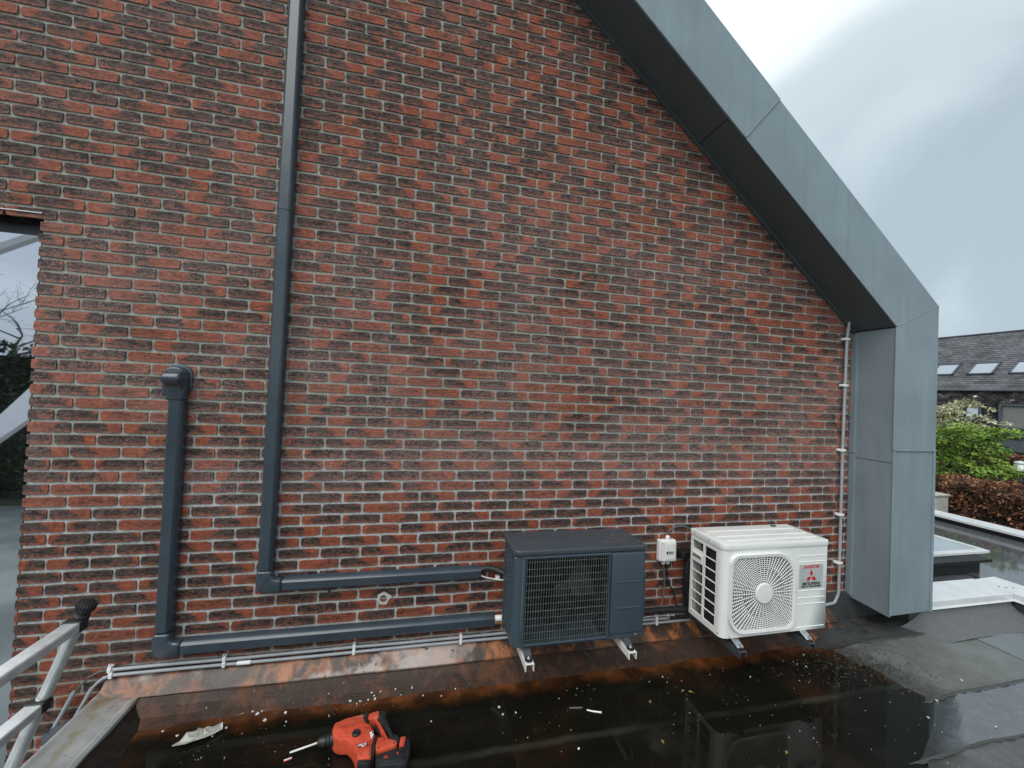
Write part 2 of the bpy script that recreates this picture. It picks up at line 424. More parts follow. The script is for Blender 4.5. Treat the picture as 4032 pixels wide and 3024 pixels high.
M = {
    'brick': mat_brick(), 'mortar': mat_mortar(), 'zinc': mat_zinc(), 'zinc_shade': mat_zinc('zinc_soffit_shade', (0.100, 0.124, 0.134)),  # second zinc is the same metal with the soffit's shade in its colour
    'felt_a': mat_felt('felt_dry', (0.098, 0.103, 0.093), 0.05), 'felt_b': mat_felt('felt_damp', (0.085, 0.090, 0.093), 0.50),
    'felt_c': mat_felt('felt_wet', (0.095, 0.101, 0.108), 0.72), 'felt_dark': mat_felt('felt_upstand', (0.026, 0.028, 0.028), 0.25),  # wet felt's grey is lifted so its colour carries some sky reflection
    'edge_felt_shade': plain('edge_felt_shade', (0.011, 0.008, 0.006), 0.5, 0, 0.5, 18, 0.3, 220, dirt=((0.045, 0.018, 0.009), 0.6)),  # near-black tone paints the shadow beside the left trim onto the felt
    'rust': mat_rust(), 'water': mat_water(),
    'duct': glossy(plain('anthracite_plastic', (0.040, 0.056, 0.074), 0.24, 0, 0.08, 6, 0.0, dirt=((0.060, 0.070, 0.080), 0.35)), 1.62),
    'duct_lit': glossy(plain('anthracite_plastic_lit', (0.048, 0.066, 0.085), 0.26, 0, 0.08, 6, 0.0, dirt=((0.060, 0.070, 0.080), 0.35)), 1.62),  # lighter copy of the plastic, brightness from the sky put into its colour
    'conduit': plain('grey_conduit', (0.33, 0.355, 0.38), 0.35, 0, 0.08, 12),
    'clip': plain('white_clip', (0.80, 0.80, 0.80), 0.35, 0, 0.05),
    'white': plain('white_paint', (0.75, 0.765, 0.735), 0.40, 0, 0.03, 5, 0.08, 500, dirt=((0.60, 0.60, 0.55), 0.25)),
    'white_lid': mat_wetlid('white_lid', (0.76, 0.77, 0.745), ((0.58, 0.575, 0.55), 0.55)),
    'black': plain('anthracite_paint', (0.048, 0.069, 0.090), 0.40, 0, 0.06, 4, 0.05, 600, dirt=((0.055, 0.07, 0.08), 0.4)),
    'black_lid': mat_wetlid('anthracite_lid', (0.050, 0.062, 0.076), ((0.115, 0.100, 0.098), 0.55)),
    'grille': plain('dark_wire', (0.085, 0.096, 0.092), 0.35, 0, 0.25, 30),
    'void': plain('dark_void', (0.004, 0.004, 0.004), 0.6),
    'coil': plain('coil_fins', (0.026, 0.029, 0.030), 0.5, 0.3, 0.3, 40),
    'fan_grey': plain('fan_plastic', (0.15, 0.15, 0.145), 0.5),
    'fan_dark': plain('fan_dark', (0.006, 0.007, 0.008), 0.5),
    'rubber': plain('black_rubber', (0.014, 0.014, 0.015), 0.55, 0, 0.2),
    'cable_black': plain('cable_black', (0.016, 0.017, 0.018), 0.4),
    'cable_grey': plain('cable_grey', (0.10, 0.105, 0.10), 0.4),
    'cable_white': plain('cable_white', (0.72, 0.72, 0.70), 0.4),
    'steel': plain('galvanised_steel', (0.55, 0.57, 0.58), 0.28, 0.9, 0.15, 40),
    'rail_dark': plain('rail_dark', (0.060, 0.068, 0.075), 0.45, 0.2),
    'rail_white': plain('rail_white', (0.72, 0.71, 0.66), 0.4, 0, 0.05, dirt=((0.5, 0.48, 0.42), 0.3)),
    'silver': plain('badge_silver', (0.55, 0.58, 0.58), 0.35, 0.3, 0.04),
    'red': plain('badge_red', (0.55, 0.010, 0.018), 0.4, 0, 0.05),
    'ink': plain('badge_ink', (0.012, 0.012, 0.013), 0.5),
    'drill_red': plain('tool_red', (0.58, 0.078, 0.036), 0.5, 0, 0.16, 30, 0.15, 300, dirt=((0.50, 0.19, 0.14), 0.7)),
    'plate_red': plain('tool_plate', (0.30, 0.030, 0.018), 0.5),
    'drill_black': plain('tool_black', (0.016, 0.018, 0.020), 0.45, 0, 0.25, 30, dirt=((0.06, 0.062, 0.062), 0.5)),
    'alu': plain('ladder_aluminium', (0.66, 0.68, 0.68), 0.38, 0.45, 0.10, 26, 0.1, 300, dirt=((0.50, 0.50, 0.47), 0.5)),
    'alu_tube': plain('ladder_tube', (0.62, 0.645, 0.645), 0.36, 0.35, 0.10, 20, 0.15, 260, dirt=((0.46, 0.47, 0.45), 0.5)),
    'trim': mat_trim(),
    'trim_white': plain('white_coping', (0.70, 0.72, 0.73), 0.30, 0.1, 0.06, 6, dirt=((0.45, 0.46, 0.44), 0.55)),
    'paper': plain('wet_paper', (0.50, 0.49, 0.43), 0.5, 0, 0.25, 30, dirt=((0.12, 0.11, 0.08), 0.95)),
    'chip': plain('plaster_chip', (0.72, 0.71, 0.68), 0.7, 0, 0.1),
    'leaf_yellow': plain('fallen_leaf', (0.24, 0.18, 0.055), 0.5, 0, 0.3, 40),
    'moss': mat_leaf('moss', [(0.014, 0.011, 0.005), (0.028, 0.026, 0.009), (0.075, 0.072, 0.024)]),
    'grit': plain('grit', (0.50, 0.49, 0.45), 0.6, 0, 0.3),
    'frame_black': plain('window_frame', (0.008, 0.008, 0.009), 0.3),
    'glass': mat_glass('coated_glass', (0.012, 0.016, 0.016), 0.74),
    'roof_glass': mat_glass('roof_glass', (0.30, 0.32, 0.33), 0.55),
    'dome': mat_glass('skylight_glass', (0.30, 0.36, 0.34), 0.35),
    'slate': mat_slate(), 'slate_old': mat_weathered_slate(),
    'grey_panel': plain('blue_grey_cladding', (0.075, 0.092, 0.108), 0.5),
    'blind': plain('window_blind', (0.20, 0.205, 0.195), 0.6),
    'maple': mat_leaf('maple_leaf', [(0.04, 0.10, 0.010), (0.12, 0.23, 0.024), (0.22, 0.35, 0.045), (0.36, 0.45, 0.10)]),
    'blossom': mat_leaf('variegated_leaf', [(0.16, 0.19, 0.06), (0.50, 0.50, 0.30), (0.74, 0.73, 0.56)]),
    'beech': mat_leaf('beech_leaf', [(0.030, 0.011, 0.005), (0.12, 0.044, 0.018), (0.26, 0.100, 0.040), (0.46, 0.25, 0.14)]),
    'evergreen': mat_leaf('dark_leaf', [(0.012, 0.024, 0.008), (0.03, 0.05, 0.015), (0.05, 0.075, 0.02)]),
    'bark': plain('bark', (0.045, 0.036, 0.028), 0.85, 0, 0.3),
    'concrete': plain('pale_concrete', (0.42, 0.42, 0.38), 0.8, 0, 0.12, 8),
    'pave': plain('paving', (0.20, 0.225, 0.215), 0.85, 0, 0.35, 0.5),
    'ground': plain('ground', (0.075, 0.080, 0.050), 0.9, 0, 0.3, 0.4),
    'lantern': plain('lantern_glass', (0.62, 0.68, 0.64), 0.2, 0, 0.1),
    'plug': plain('fresh_mortar', (0.50, 0.51, 0.48), 0.9, 0, 0.15, 60),
}


# ------------------------------------------------------------------ mesh helpers
class MB:
    """collects faces in world coordinates; build() links them as ONE mesh object"""
    def __init__(s):
        s.v, s.f, s.uv, s.rnd = [], [], [], []

    def face(s, pts, rnd=None):
        i = len(s.v); s.v += [tuple(p) for p in pts]; s.f.append(tuple(range(i, i + len(pts))))
        if rnd is not None:
            s.rnd += [rnd] * len(pts)

    def box(s, x0, x1, y0, y1, z0, z1):
        i = len(s.v)
        s.v += [(x, y, z) for z in (z0, z1) for y in (y0, y1) for x in (x0, x1)]
        s.f += [tuple(i + k for k in q) for q in ((0, 2, 3, 1), (4, 5, 7, 6), (0, 1, 5, 4), (2, 6, 7, 3), (0, 4, 6, 2), (1, 3, 7, 5))]
        return s

    def prism(s, poly, axis, a, b):
        """poly: 2D points; axis 'y' -> (x,z) extruded in y; 'z' -> (x,y); 'x' -> (y,z)"""
        def mk(p, t):
            return {'y': (p[0], t, p[1]), 'z': (p[0], p[1], t), 'x': (t, p[0], p[1])}[axis]
        i, n = len(s.v), len(poly)
        s.v += [mk(p, a) for p in poly] + [mk(p, b) for p in poly]
        s.f.append(tuple(i + k for k in range(n))); s.f.append(tuple(i + n + k for k in reversed(range(n))))
        for k in range(n):
            j = (k + 1) % n
            s.f.append((i + k, i + n + k, i + n + j, i + j))
        return s

    def tube(s, path, r, n=10, cap=True):
        path = [Vector(p) for p in path]
        rs = r if isinstance(r, (list, tuple)) else [r] * len(path)
        up = None
        i0 = len(s.v)
        for k, p in enumerate(path):
            d = (path[min(k + 1, len(path) - 1)] - path[max(k - 1, 0)]).normalized()
            if up is None:
                up = Vector((0, 0, 1)) if abs(d.z) < 0.9 else Vector((1, 0, 0))
            a = d.cross(up).normalized(); b = a.cross(d).normalized(); up = b
            for j in range(n):
                t = 2 * math.pi * j / n
                s.v.append(tuple(p + (a * math.cos(t) + b * math.sin(t)) * rs[k]))
        for k in range(len(path) - 1):
            for j in range(n):
                q = (j + 1) % n
                s.f.append((i0 + k * n + j, i0 + k * n + q, i0 + (k + 1) * n + q, i0 + (k + 1) * n + j))
        if cap:
            s.f.append(tuple(i0 + j for j in reversed(range(n))))
            s.f.append(tuple(i0 + (len(path) - 1) * n + j for j in range(n)))
        return s

    def lathe(s, c, axis, prof, n=20):
        """prof: (distance along axis, radius)"""
        c, d = Vector(c), Vector(axis).normalized()
        s.tube([c + d * p[0] for p in prof], [max(p[1], 1e-4) for p in prof], n)
        return s

    def plate_hole(s, outer, hole, y, c):
        """flat ring in the plane y between a rectangle (x0,x1,z0,z1) and a closed hole outline, seen from -y"""
        x0, x1, z0, z1 = outer
        pts = []
        for (hx, hz) in hole:
            dx, dz = hx - c[0], hz - c[1]
            t = min(((x1 - c[0]) / dx if dx > 1e-9 else 1e9), ((x0 - c[0]) / dx if dx < -1e-9 else 1e9),
                    ((z1 - c[1]) / dz if dz > 1e-9 else 1e9), ((z0 - c[1]) / dz if dz < -1e-9 else 1e9))
            pts.append((c[0] + dx * t, c[1] + dz * t))
        n = len(hole)
        for k in range(n):
            j = (k + 1) % n
            a, b = pts[k], pts[j]
            q = [(hole[k][0], y, hole[k][1]), (hole[j][0], y, hole[j][1]), (b[0], y, b[1])]
            if abs(a[0] - b[0]) > 1e-6 and abs(a[1] - b[1]) > 1e-6:      # passes a rectangle corner
                cx = x1 if max(a[0], b[0]) > x1 - 1e-6 else x0
                cz = z1 if max(a[1], b[1]) > z1 - 1e-6 else z0
                q.append((cx, y, cz))
            q.append((a[0], y, a[1]))
            s.face(q)
        return s

    def build(s, name, mat, parent=None, smooth=False, bevel=0.0, seg=2, merge=True, auto=None):
        off = Vector((0, 0, 0))
        if parent is not None:
            off = world_loc(parent)
        me = bpy.data.meshes.new(name)
        me.from_pydata([tuple(Vector(v) - off) for v in s.v], [], s.f)
        if s.rnd:
            a = me.attributes.new('rnd', 'FLOAT_COLOR', 'POINT')
            a.data.foreach_set('color', [c for r in s.rnd for c in r])
        if s.uv:
            u = me.uv_layers.new(name='UVMap')
            for lp in me.loops:
                u.data[lp.index].uv = s.uv[lp.vertex_index]
        if not s.rnd:
            bm = bmesh.new(); bm.from_mesh(me)
            if merge:
                bmesh.ops.remove_doubles(bm, verts=bm.verts, dist=1e-5)
            bmesh.ops.recalc_face_normals(bm, faces=bm.faces)
            if bevel:
                ed = [e for e in bm.edges if len(e.link_faces) == 2 and e.calc_face_angle(0) > 0.6]
                bmesh.ops.bevel(bm, geom=ed, offset=bevel, segments=seg, affect='EDGES', profile=0.5, clamp_overlap=True)
            bm.to_mesh(me); bm.free()
        if smooth:
            me.polygons.foreach_set('use_smooth', [True] * len(me.polygons))
            if auto:
                try:
                    me.set_sharp_from_angle(angle=math.radians(auto))
                except Exception:
                    pass
        me.materials.append(M[mat] if isinstance(mat, str) else mat)
        o = bpy.data.objects.new(name, me)
        COL.objects.link(o)
        if parent is not None:
            o.parent = parent
        return o


def world_loc(o):
    v = Vector(o.location)
    while o.parent is not None:
        o = o.parent
        v += Vector(o.location)
    return v


def tag(o, label=None, cat=None, group=None, kind=None):
    for k, v in (('label', label), ('category', cat), ('group', group), ('kind', kind)):
        if v:
            o[k] = v
    return o


def thing(name, loc, label, cat, group=None):
    o = bpy.data.objects.new(name, None)
    o.empty_display_size = 0.1
    o.location = loc
    COL.objects.link(o)
    return tag(o, label, cat, group)


def rrect(x0, x1, z0, z1, r, n=8):
    """rounded rectangle outline, counter-clockwise; r = (bl, br, tr, tl)"""
    if not isinstance(r, tuple):
        r = (r,) * 4
    out = []
    for (cx, cz, rad, a0) in ((x0 + r[0], z0 + r[0], r[0], 180), (x1 - r[1], z0 + r[1], r[1], 270), (x1 - r[2], z1 - r[2], r[2], 0), (x0 + r[3], z1 - r[3], r[3], 90)):
        for k in range(n + 1):
            t = math.radians(a0 + 90 * k / n)
            out.append((cx + rad * math.cos(t), cz + rad * math.sin(t)))
    return out


def inside(poly, x, z):
    c = False
    n = len(poly)
    for i in range(n):
        (x1, z1), (x2, z2) = poly[i], poly[(i + 1) % n]
        if (z1 > z) != (z2 > z) and x < (x2 - x1) * (z - z1) / (z2 - z1) + x1:
            c = not c
    return c


def arc(c, r, a0, a1, n, plane='xz', y=0.0):
    out = []
    for k in range(n + 1):
        t = math.radians(a0 + (a1 - a0) * k / n)
        out.append((c[0] + r * math.cos(t), y, c[1] + r * math.sin(t)))
    return out


def text(name, s, size, mat, parent, origin, xdir, ydir, shear=0.0, bold=0.0, stretch=1.0, ext=0.0004):
    cu = bpy.data.curves.new(name, 'FONT')
    cu.body = s; cu.size = size; cu.shear = shear; cu.offset = bold; cu.extrude = ext
    cu.align_x = 'CENTER'; cu.align_y = 'CENTER'
    tmp = bpy.data.objects.new(name + '_curve', cu)
    COL.objects.link(tmp)
    bpy.context.view_layer.update()
    dg = bpy.context.evaluated_depsgraph_get()
    me = bpy.data.meshes.new_from_object(tmp.evaluated_get(dg))
    bpy.data.objects.remove(tmp)
    X, Y = Vector(xdir).normalized(), Vector(ydir).normalized()
    Z = X.cross(Y)
    off = world_loc(parent)
    for v in me.vertices:
        p = Vector(origin) + X * v.co.x * stretch + Y * v.co.y + Z * v.co.z
        v.co = p - off
    me.materials.clear(); me.materials.append(M[mat])
    o = bpy.data.objects.new(name, me)
    COL.objects.link(o); o.parent = parent
    return o


# ------------------------------------------------------------------ setting: ground far below, roof, water
g = MB(); g.face([(-400, -400, -2.9), (400, -400, -2.9), (400, 400, -2.9), (-400, 400, -2.9)])
tag(g.build('ground', 'ground'), kind='structure')
g = MB(); g.box(-20.0, -1.0, -14.0, 1.0, -2.95, -2.88)
tag(g.build('pavement', 'pave'), kind='structure')


def sstep(a, b, v):
    t = min(1, max(0, (v - a) / (b - a)))
    return t * t * (3 - 2 * t)


def roof_h(x, y):
    """height of the felt: a shallow dish by the wall that holds water, rising towards the zinc column and the parapet"""
    h = -0.014 + 0.010 * mnoise.noise((x * 0.9, y * 1.3, 1.0)) + 0.003 * mnoise.noise((x * 5, y * 5, 4.0))
    bx = (3.46 - 0.30 * (y + 0.46) if y > -0.46 else 3.50 + 0.03 * sstep(-0.46, -0.75, y)) if y > -0.75 else 3.53 + 1.62 * (max(y, -1.5) + 0.75)  # right shore follows the column's reflection edge, so its shape draws that dark reflection
    bx += 0.05 * mnoise.noise((y * 5.0, 0.3, 2.0))
    r = sstep(bx - 0.22, bx + 0.30, x)
    h += 0.044 * r
    return h


roof = MB()
roof.box(-0.98, 5.75, -7.0, -0.0, -0.40, -0.06)
roof_o = tag(roof.build('flat_roof', 'felt_dark'), kind='structure')


def felt(name, x0, x1, y0, y1, mat, nx, ny, lift):
    """one roll of felt: a thin sheet that follows the dish, its edge lapping the next roll"""
    b = MB()
    vs = []
    for j in range(ny + 1):
        for i in range(nx + 1):
            x = x0 + (x1 - x0) * i / nx; y = y0 + (y1 - y0) * j / ny
            if j == 0:
                y += 0.008 * mnoise.noise((x * 6, y0 * 9, 0.0))
            z = roof_h(x, y) + lift
            if j == 0:
                z += 0.004
            vs.append((x, y, z))
    b.v = vs
    W = nx + 1
    b.f = [(j * W + i, j * W + i + 1, (j + 1) * W + i + 1, (j + 1) * W + i) for j in range(ny) for i in range(nx)]
    n0 = len(b.v)
    b.v += [(v[0], v[1] + 0.001, v[2] - 0.012) for v in vs[:W]]              # turned-down front edge
    b.f += [(i, n0 + i, n0 + i + 1, i + 1) for i in range(nx)]
    l0 = len(b.v)
    b.v += [(vs[j * W][0] , vs[j * W][1], vs[j * W][2] - 0.012) for j in range(ny + 1)]
    b.f += [(j * W, (j + 1) * W, l0 + j + 1, l0 + j) for j in range(ny)]
    o = b.build(name, mat, roof_o, smooth=False)
    return o


felt('felt_sheet', -0.80, 4.60, -0.285, -0.015, 'felt_dark', 90, 10, 0.004)
felt('felt_sheet', 4.60, 5.42, -0.325, -0.10, 'felt_b', 16, 8, 0.008)
felt('felt_sheet', -0.80, 4.605, -0.765, -0.29, 'felt_a', 90, 16, 0.000)
felt('felt_sheet', 4.60, 5.42, -0.90, -0.29, 'felt_c', 16, 16, 0.004)
felt('felt_sheet', -0.80, 5.42, -1.055, -0.74, 'felt_c', 100, 12, -0.004)
felt('felt_sheet', -0.80, 5.42, -1.95, -1.03, 'felt_b', 80, 20, -0.008)
felt('felt_sheet', -0.80, 5.42, -2.90, -1.92, 'felt_b', 60, 16, -0.012)
felt('felt_sheet', -0.80, 5.42, -6.90, -2.87, 'felt_b', 60, 30, -0.016)
# ragged scallop of torched bitumen that has oozed out of the laps
oz = MB()
for (x0, x1, y) in ((3.45, 4.6, -0.772), (2.75, 5.2, -1.062), (3.65, 4.6, -0.292)):
    k = int((x1 - x0) / 0.012)
    for i in range(k):
        xs = [x0 + (x1 - x0) * (i + q) / k for q in (0, 1)]
        ys = [y + 0.008 * mnoise.noise((x * 6, y * 9, 0.0)) for x in xs]
        ws = [max(0.002, 0.008 + 0.012 * mnoise.noise((x * 21.0, y, 3.0)) + 0.007 * mnoise.noise((x * 60.0, y, 8.0))) for x in xs]
        zs = [roof_h(x, v) + 0.006 for x, v in zip(xs, ys)]
        oz.face([(xs[0], ys[0] + 0.004, zs[0]), (xs[0], ys[0] - ws[0], zs[0] - 0.004), (xs[1], ys[1] - ws[1], zs[1] - 0.004), (xs[1], ys[1] + 0.004, zs[1])])
tag(oz.build('bitumen_bead', 'felt_dark', roof_o), kind='stuff')

# water lies in the dish: only where the felt is below its level
wt = MB()
nx, ny = 130, 60
for j in range(ny):
    for i in range(nx):
        x0 = -0.80 + 4.9 * i / nx; x1 = -0.80 + 4.9 * (i + 1) / nx
        y0 = -2.4 + 2.32 * j / ny; y1 = -2.4 + 2.32 * (j + 1) / ny
        if min(roof_h(x, y) for x in (x0, x1) for y in (y0, y1)) < 0.006:
            wt.face([(x0, y0, 0), (x1, y0, 0), (x1, y1, 0), (x0, y1, 0)])
tag(wt.build('puddle', 'water'), kind='structure')

# ------------------------------------------------------------------ the brick gable building
H, PITCH = 0.06386, 0.221
SL = 0.843
TX, TZ = 0.7646, -0.6445                       # down the rake
NX, NZ = 0.6445, 0.7646                        # outwards
WIN_R, WIN_T = -1.400, 2.512

bld = thing('brick_building', (1.5, 0.0, 0.0), 'red brick gable wall edged by a wide grey zinc frame', 'building')
w = MB()
w.prism([(-1.390, -2.9), (4.20, -2.9), (4.20, 2.33), (3.95, 2.33), (-0.6, 6.16), (-5.15, 2.33), (-5.15, -2.9), (-3.4, -2.9), (-3.4, 2.52), (-1.390, 2.52)], 'y', 0.004, 0.30)
wall = w.build('wall', 'mortar', bld)

CAM = Vector((0.533, -2.501, 1.705))


def brick_faces(b, x0, x1, z0, z1, rng):
    """front grid of 5 x 3 points with a ragged, rounded arris, and a rim going back into the mortar: 40 triangles"""
    proud = -0.0022 - 0.0035 * rng.random()
    rnd = (rng.random(), rng.random(), rng.random(), 1.0)
    tilt = (rng.random() - 0.5) * 0.004
    i0 = len(b.v)
    us, vs = (0, 0.13, 0.5, 0.87, 1.0), (0, 0.5, 1.0)
    for v in vs:
        for u in us:
            ex, ez = u in (0, 1.0), v in (0, 1.0)
            x = x0 + (x1 - x0) * u; z = z0 + (z1 - z0) * v
            y = proud + tilt * (u - 0.5) + (rng.random() - 0.5) * 0.0025
            if ex and ez:
                x += 0.0026 * (1 if u == 0 else -1); z += 0.0022 * (1 if v == 0 else -1)
            if ex: x += (rng.random() - 0.5) * 0.003
            if ez: z += (rng.random() - 0.5) * 0.0034
            if ex or ez: y += 0.0007
            b.v.append((x, y, z)); b.uv.append((u, v))
    for j in range(2):
        for i in range(4):
            a = i0 + j * 5 + i
            b.f.append((a, a + 1, a + 6, a + 5))
    ring = [0, 1, 2, 3, 4, 9, 14, 13, 12, 11, 10, 5]
    k0 = len(b.v)
    for r in ring:
        p = b.v[i0 + r]
        b.v.append((p[0], 0.012, p[2])); b.uv.append(b.uv[i0 + r])
    for k in range(12):
        q = (k + 1) % 12
        b.f.append((i0 + ring[k], k0 + k, k0 + q, i0 + ring[q]))
    b.rnd += [rnd] * (len(b.v) - i0)


def brick_rows():
    for n in range(-62, 46):
        zc = 1.74 - n * H
        z0, z1 = zc - H / 2 + 0.0072, zc + H / 2 - 0.0072
        xl = WIN_R if zc < WIN_T - 0.01 else -3.2
        xr = 3.94 if zc < 2.3 else 3.94 - (zc - 2.34) / SL
        if zc > 5.3:
            continue
        edges = [(k + (0.5 if n % 2 else 0.0)) * PITCH for k in range(-20, 20)]
        if xl == WIN_R:
            edges = [e for e in edges if e > -1.25 + (0.08 if n % 2 == 0 else 0)]
            edges = ([WIN_R - 0.0055, -1.290] if n % 2 == 0 else [WIN_R - 0.0055]) + edges
        drift = 0.009 * mnoise.noise((n * 0.23, 3.3, 0.0))
        for a, b in zip(edges[:-1], edges[1:]):
            ja = (0 if a == edges[0] and xl == WIN_R else drift + 0.004 * mnoise.noise((a * 9.1, n * 1.7, 0)))
            jb = drift + 0.004 * mnoise.noise((b * 9.1, n * 1.7, 0))
            x0, x1 = a + ja + 0.0056, b + jb - 0.0056
            if x1 < xl or x0 > xr:
                continue
            wob = 0.0012 * mnoise.noise((a * 2.0, n * 0.9, 5.0))
            yield n, x0, min(x1, 3.96), z0 + wob, z1 + wob


def bsize(x0, x1, z0, z1):
    c = Vector(((x0 + x1) / 2, 0, (z0 + z1) / 2)) - CAM
    d = c.dot(Vector((0.22186, 0.97491, 0.01836)))
    px = 2016 + 1560 * c.dot(Vector((0.97396, -0.22246, 0.04364))) / d
    py = 1512 - 1560 * c.dot(Vector((-0.04663, -0.0082, 0.99888))) / d
    if not (10 < px < 4022 and 10 < py < 3014):
        return 0
    # covered by things hung on the wall
    cx, cz = (x0 + x1) / 2, (z0 + z1) / 2
    if -0.33 < cx < -0.2 or (-0.82 < cx < -0.68 and cz < 1.76) or (1.0 < cx < 2.05 and cz < 0.74) or (2.35 < cx < 3.5 and cz < 0.74) or cz < 0.22:
        return 0
    return (x1 - x0) * (z1 - z0) * abs(c.y) / c.length / d ** 2


brng = random.Random(21)
ALL = list(brick_rows())
ALL.sort(key=lambda t: -bsize(*t[1:]))
rest = MB()
for i, (n, x0, x1, z0, z1) in enumerate(ALL):
    if i < 300:
        b = MB(); brick_faces(b, x0, x1, z0, z1, brng)
        b.build('brick', 'brick', wall, smooth=True, auto=35)
    else:
        brick_faces(rest, x0, x1, z0, z1, brng)
tag(rest.build('brickwork', 'brick', wall, smooth=True, auto=35), kind='stuff')

# ring of fresh mortar round a plugged core hole, and a small drill hole
rg = MB()
ring_o, ring_i = [], []
for k in range(28):
    t = 2 * math.pi * k / 28
    ro = 0.036 + 0.007 * mnoise.noise((math.cos(t) * 1.6, math.sin(t) * 1.6, 3)) + (0.012 if abs(t - 0.1) < 0.3 else 0)
    ring_o.append((0.369 + ro * math.cos(t), 0.434 + ro * math.sin(t))); ring_i.append((0.369 + 0.020 * math.cos(t), 0.434 + 0.020 * math.sin(t)))
for k in range(28):
    j = (k + 1) % 28
    rg.face([(ring_o[k][0], -0.0085, ring_o[k][1]), (ring_o[j][0], -0.0085, ring_o[j][1]), (ring_i[j][0], -0.0105, ring_i[j][1]), (ring_i[k][0], -0.0105, ring_i[k][1])])
    rg.face([(ring_o[k][0], -0.0085, ring_o[k][1]), (ring_o[j][0], -0.0085, ring_o[j][1]), (ring_o[j][0], 0.006, ring_o[j][1]), (ring_o[k][0], 0.006, ring_o[k][1])])
rg.build('plugged_hole', 'plug', wall)
hl = MB(); hl.lathe((0.065, -0.0095, 0.496), (0, 1, 0), [(0, 0.005), (0.002, 0.006), (0.012, 0.006)], 12); hl.build('drill_hole', 'void', wall)

# zinc frame: core, face panels, soffit panels, reveal panels
frame = MB()
Y0, Y1 = -0.305, 0.28


def rake(s, o):
    return (3.9 - s * TX + o * NX, 2.300 - s * TZ + o * NZ)


def mitre_in(o):                                # point on the mitre line at offset o (0 inner .. .41 outer)
    return (3.9 + o, 2.300 + o * 0.468)


frame.prism([(3.912, 0.215), (4.298, 0.215), mitre_in(0.398), rake(5.9, 0.398), rake(5.9, 0.012), mitre_in(0.012)], 'y', Y0 + 0.012, Y1)
fo = frame.build('gable_frame', 'zinc_shade', bld)
S1 = 1.78
p = MB(); p.prism([mitre_in(0.0), mitre_in(0.41), rake(S1 - 0.002, 0.41), rake(S1 - 0.002, 0.0)], 'y', Y0, Y0 + 0.010); p.build('face_panel', 'zinc', fo, bevel=0.003)
p = MB(); p.prism([rake(S1 + 0.002, -0.002), rake(S1 + 0.002, 0.412), rake(5.9, 0.412), rake(5.9, -0.002)], 'y', Y0 - 0.005, Y0 + 0.009); p.build('face_panel', 'zinc', fo, bevel=0.003)
p = MB(); p.prism([(3.9, 1.400), (4.31, 1.400), (4.31, 2.4885), (3.9, 2.2965)], 'y', Y0 - 0.003, Y0 + 0.010); p.build('face_panel', 'zinc', fo, bevel=0.003)
p = MB(); p.prism([(3.903, 0.197), (4.305, 0.205), (4.305, 1.396), (3.903, 1.396)], 'y', Y0 + 0.004, Y0 + 0.011); p.build('face_panel', 'zinc', fo, bevel=0.003)
p = MB(); p.box(3.893, 4.312, Y0 - 0.007, Y0 + 0.010, 1.392, 1.402); p.build('seam_fold', 'zinc', fo, bevel=0.002)
for (a, c, wd, pr) in ((mitre_in(0.004), mitre_in(0.406), 0.0045, 0.005), (rake(S1, 0.002), rake(S1, 0.409), 0.004, 0.008)):
    d_ = Vector((c[0] - a[0], c[1] - a[1])).normalized(); n__ = Vector((-d_.y, d_.x)) * wd
    p = MB(); p.prism([(a[0] - n__.x, a[1] - n__.y), (c[0] - n__.x, c[1] - n__.y), (c[0] + n__.x, c[1] + n__.y), (a[0] + n__.x, a[1] + n__.y)], 'y', Y0 - pr, Y0 + 0.008); p.build('seam_fold', 'zinc', fo, bevel=0.0015, seg=1)
for (x0, x1) in ((3.896, 3.916), (4.292, 4.314)):
    p = MB(); p.prism([(x0, 0.20), (x1, 0.20), (x1, 1.392), (x0, 1.392)], 'y', Y0 - 0.004, Y0 + 0.006); p.build('edge_fold', 'zinc', fo, bevel=0.004)
p = MB(); p.prism([(3.890, 1.402), (3.906, 1.402), (3.906, 2.296), (3.890, 2.296)], 'y', Y0 - 0.006, Y0 + 0.006); p.build('edge_fold', 'zinc', fo, bevel=0.004)
S2 = 1.95
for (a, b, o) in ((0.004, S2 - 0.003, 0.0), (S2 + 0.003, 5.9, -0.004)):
    p = MB(); p.prism([rake(a, o), rake(a, o + 0.010), rake(b, o + 0.010), rake(b, o)], 'y', Y0 + 0.006, 0.003); p.build('soffit_panel', 'zinc_shade', fo)
p = MB(); p.prism([rake(0.0, -0.016), rake(0.0, 0.0), rake(5.9, 0.0), rake(5.9, -0.016)], 'y', -0.022, 0.004); p.build('wall_angle', 'zinc_shade', fo)
p = MB(); p.prism([(Y0 + 0.004, 0.19), (0.003, 0.205), (0.003, 1.300), (Y0 + 0.004, 1.300)], 'x', 3.902, 3.912); p.build('reveal_panel', 'zinc', fo)
p = MB(); p.prism([(Y0 + 0.004, 1.304), (0.003, 1.304), (0.003, 2.292), (Y0 + 0.004, 2.292)], 'x', 3.899, 3.912); p.build('reveal_panel', 'zinc', fo)
p = MB(); p.box(3.890, 3.904, -0.045, 0.003, 0.22, 1.33); p.build('wall_flange', 'zinc', fo, bevel=0.002)
p = MB(); p.box(3.888, 3.904, -0.045, 0.003, 1.334, 2.28); p.build('wall_flange', 'zinc', fo, bevel=0.002)
# roof and side of the building behind the frame
p = MB(); p.prism([(4.20, -2.9), (4.27, -2.9), mitre_in(0.36), rake(6.0, 0.36), rake(6.0, 0.30), mitre_in(0.30), (4.20, 2.0)], 'y', Y1, 9.0); p.build('roof', 'zinc', bld)
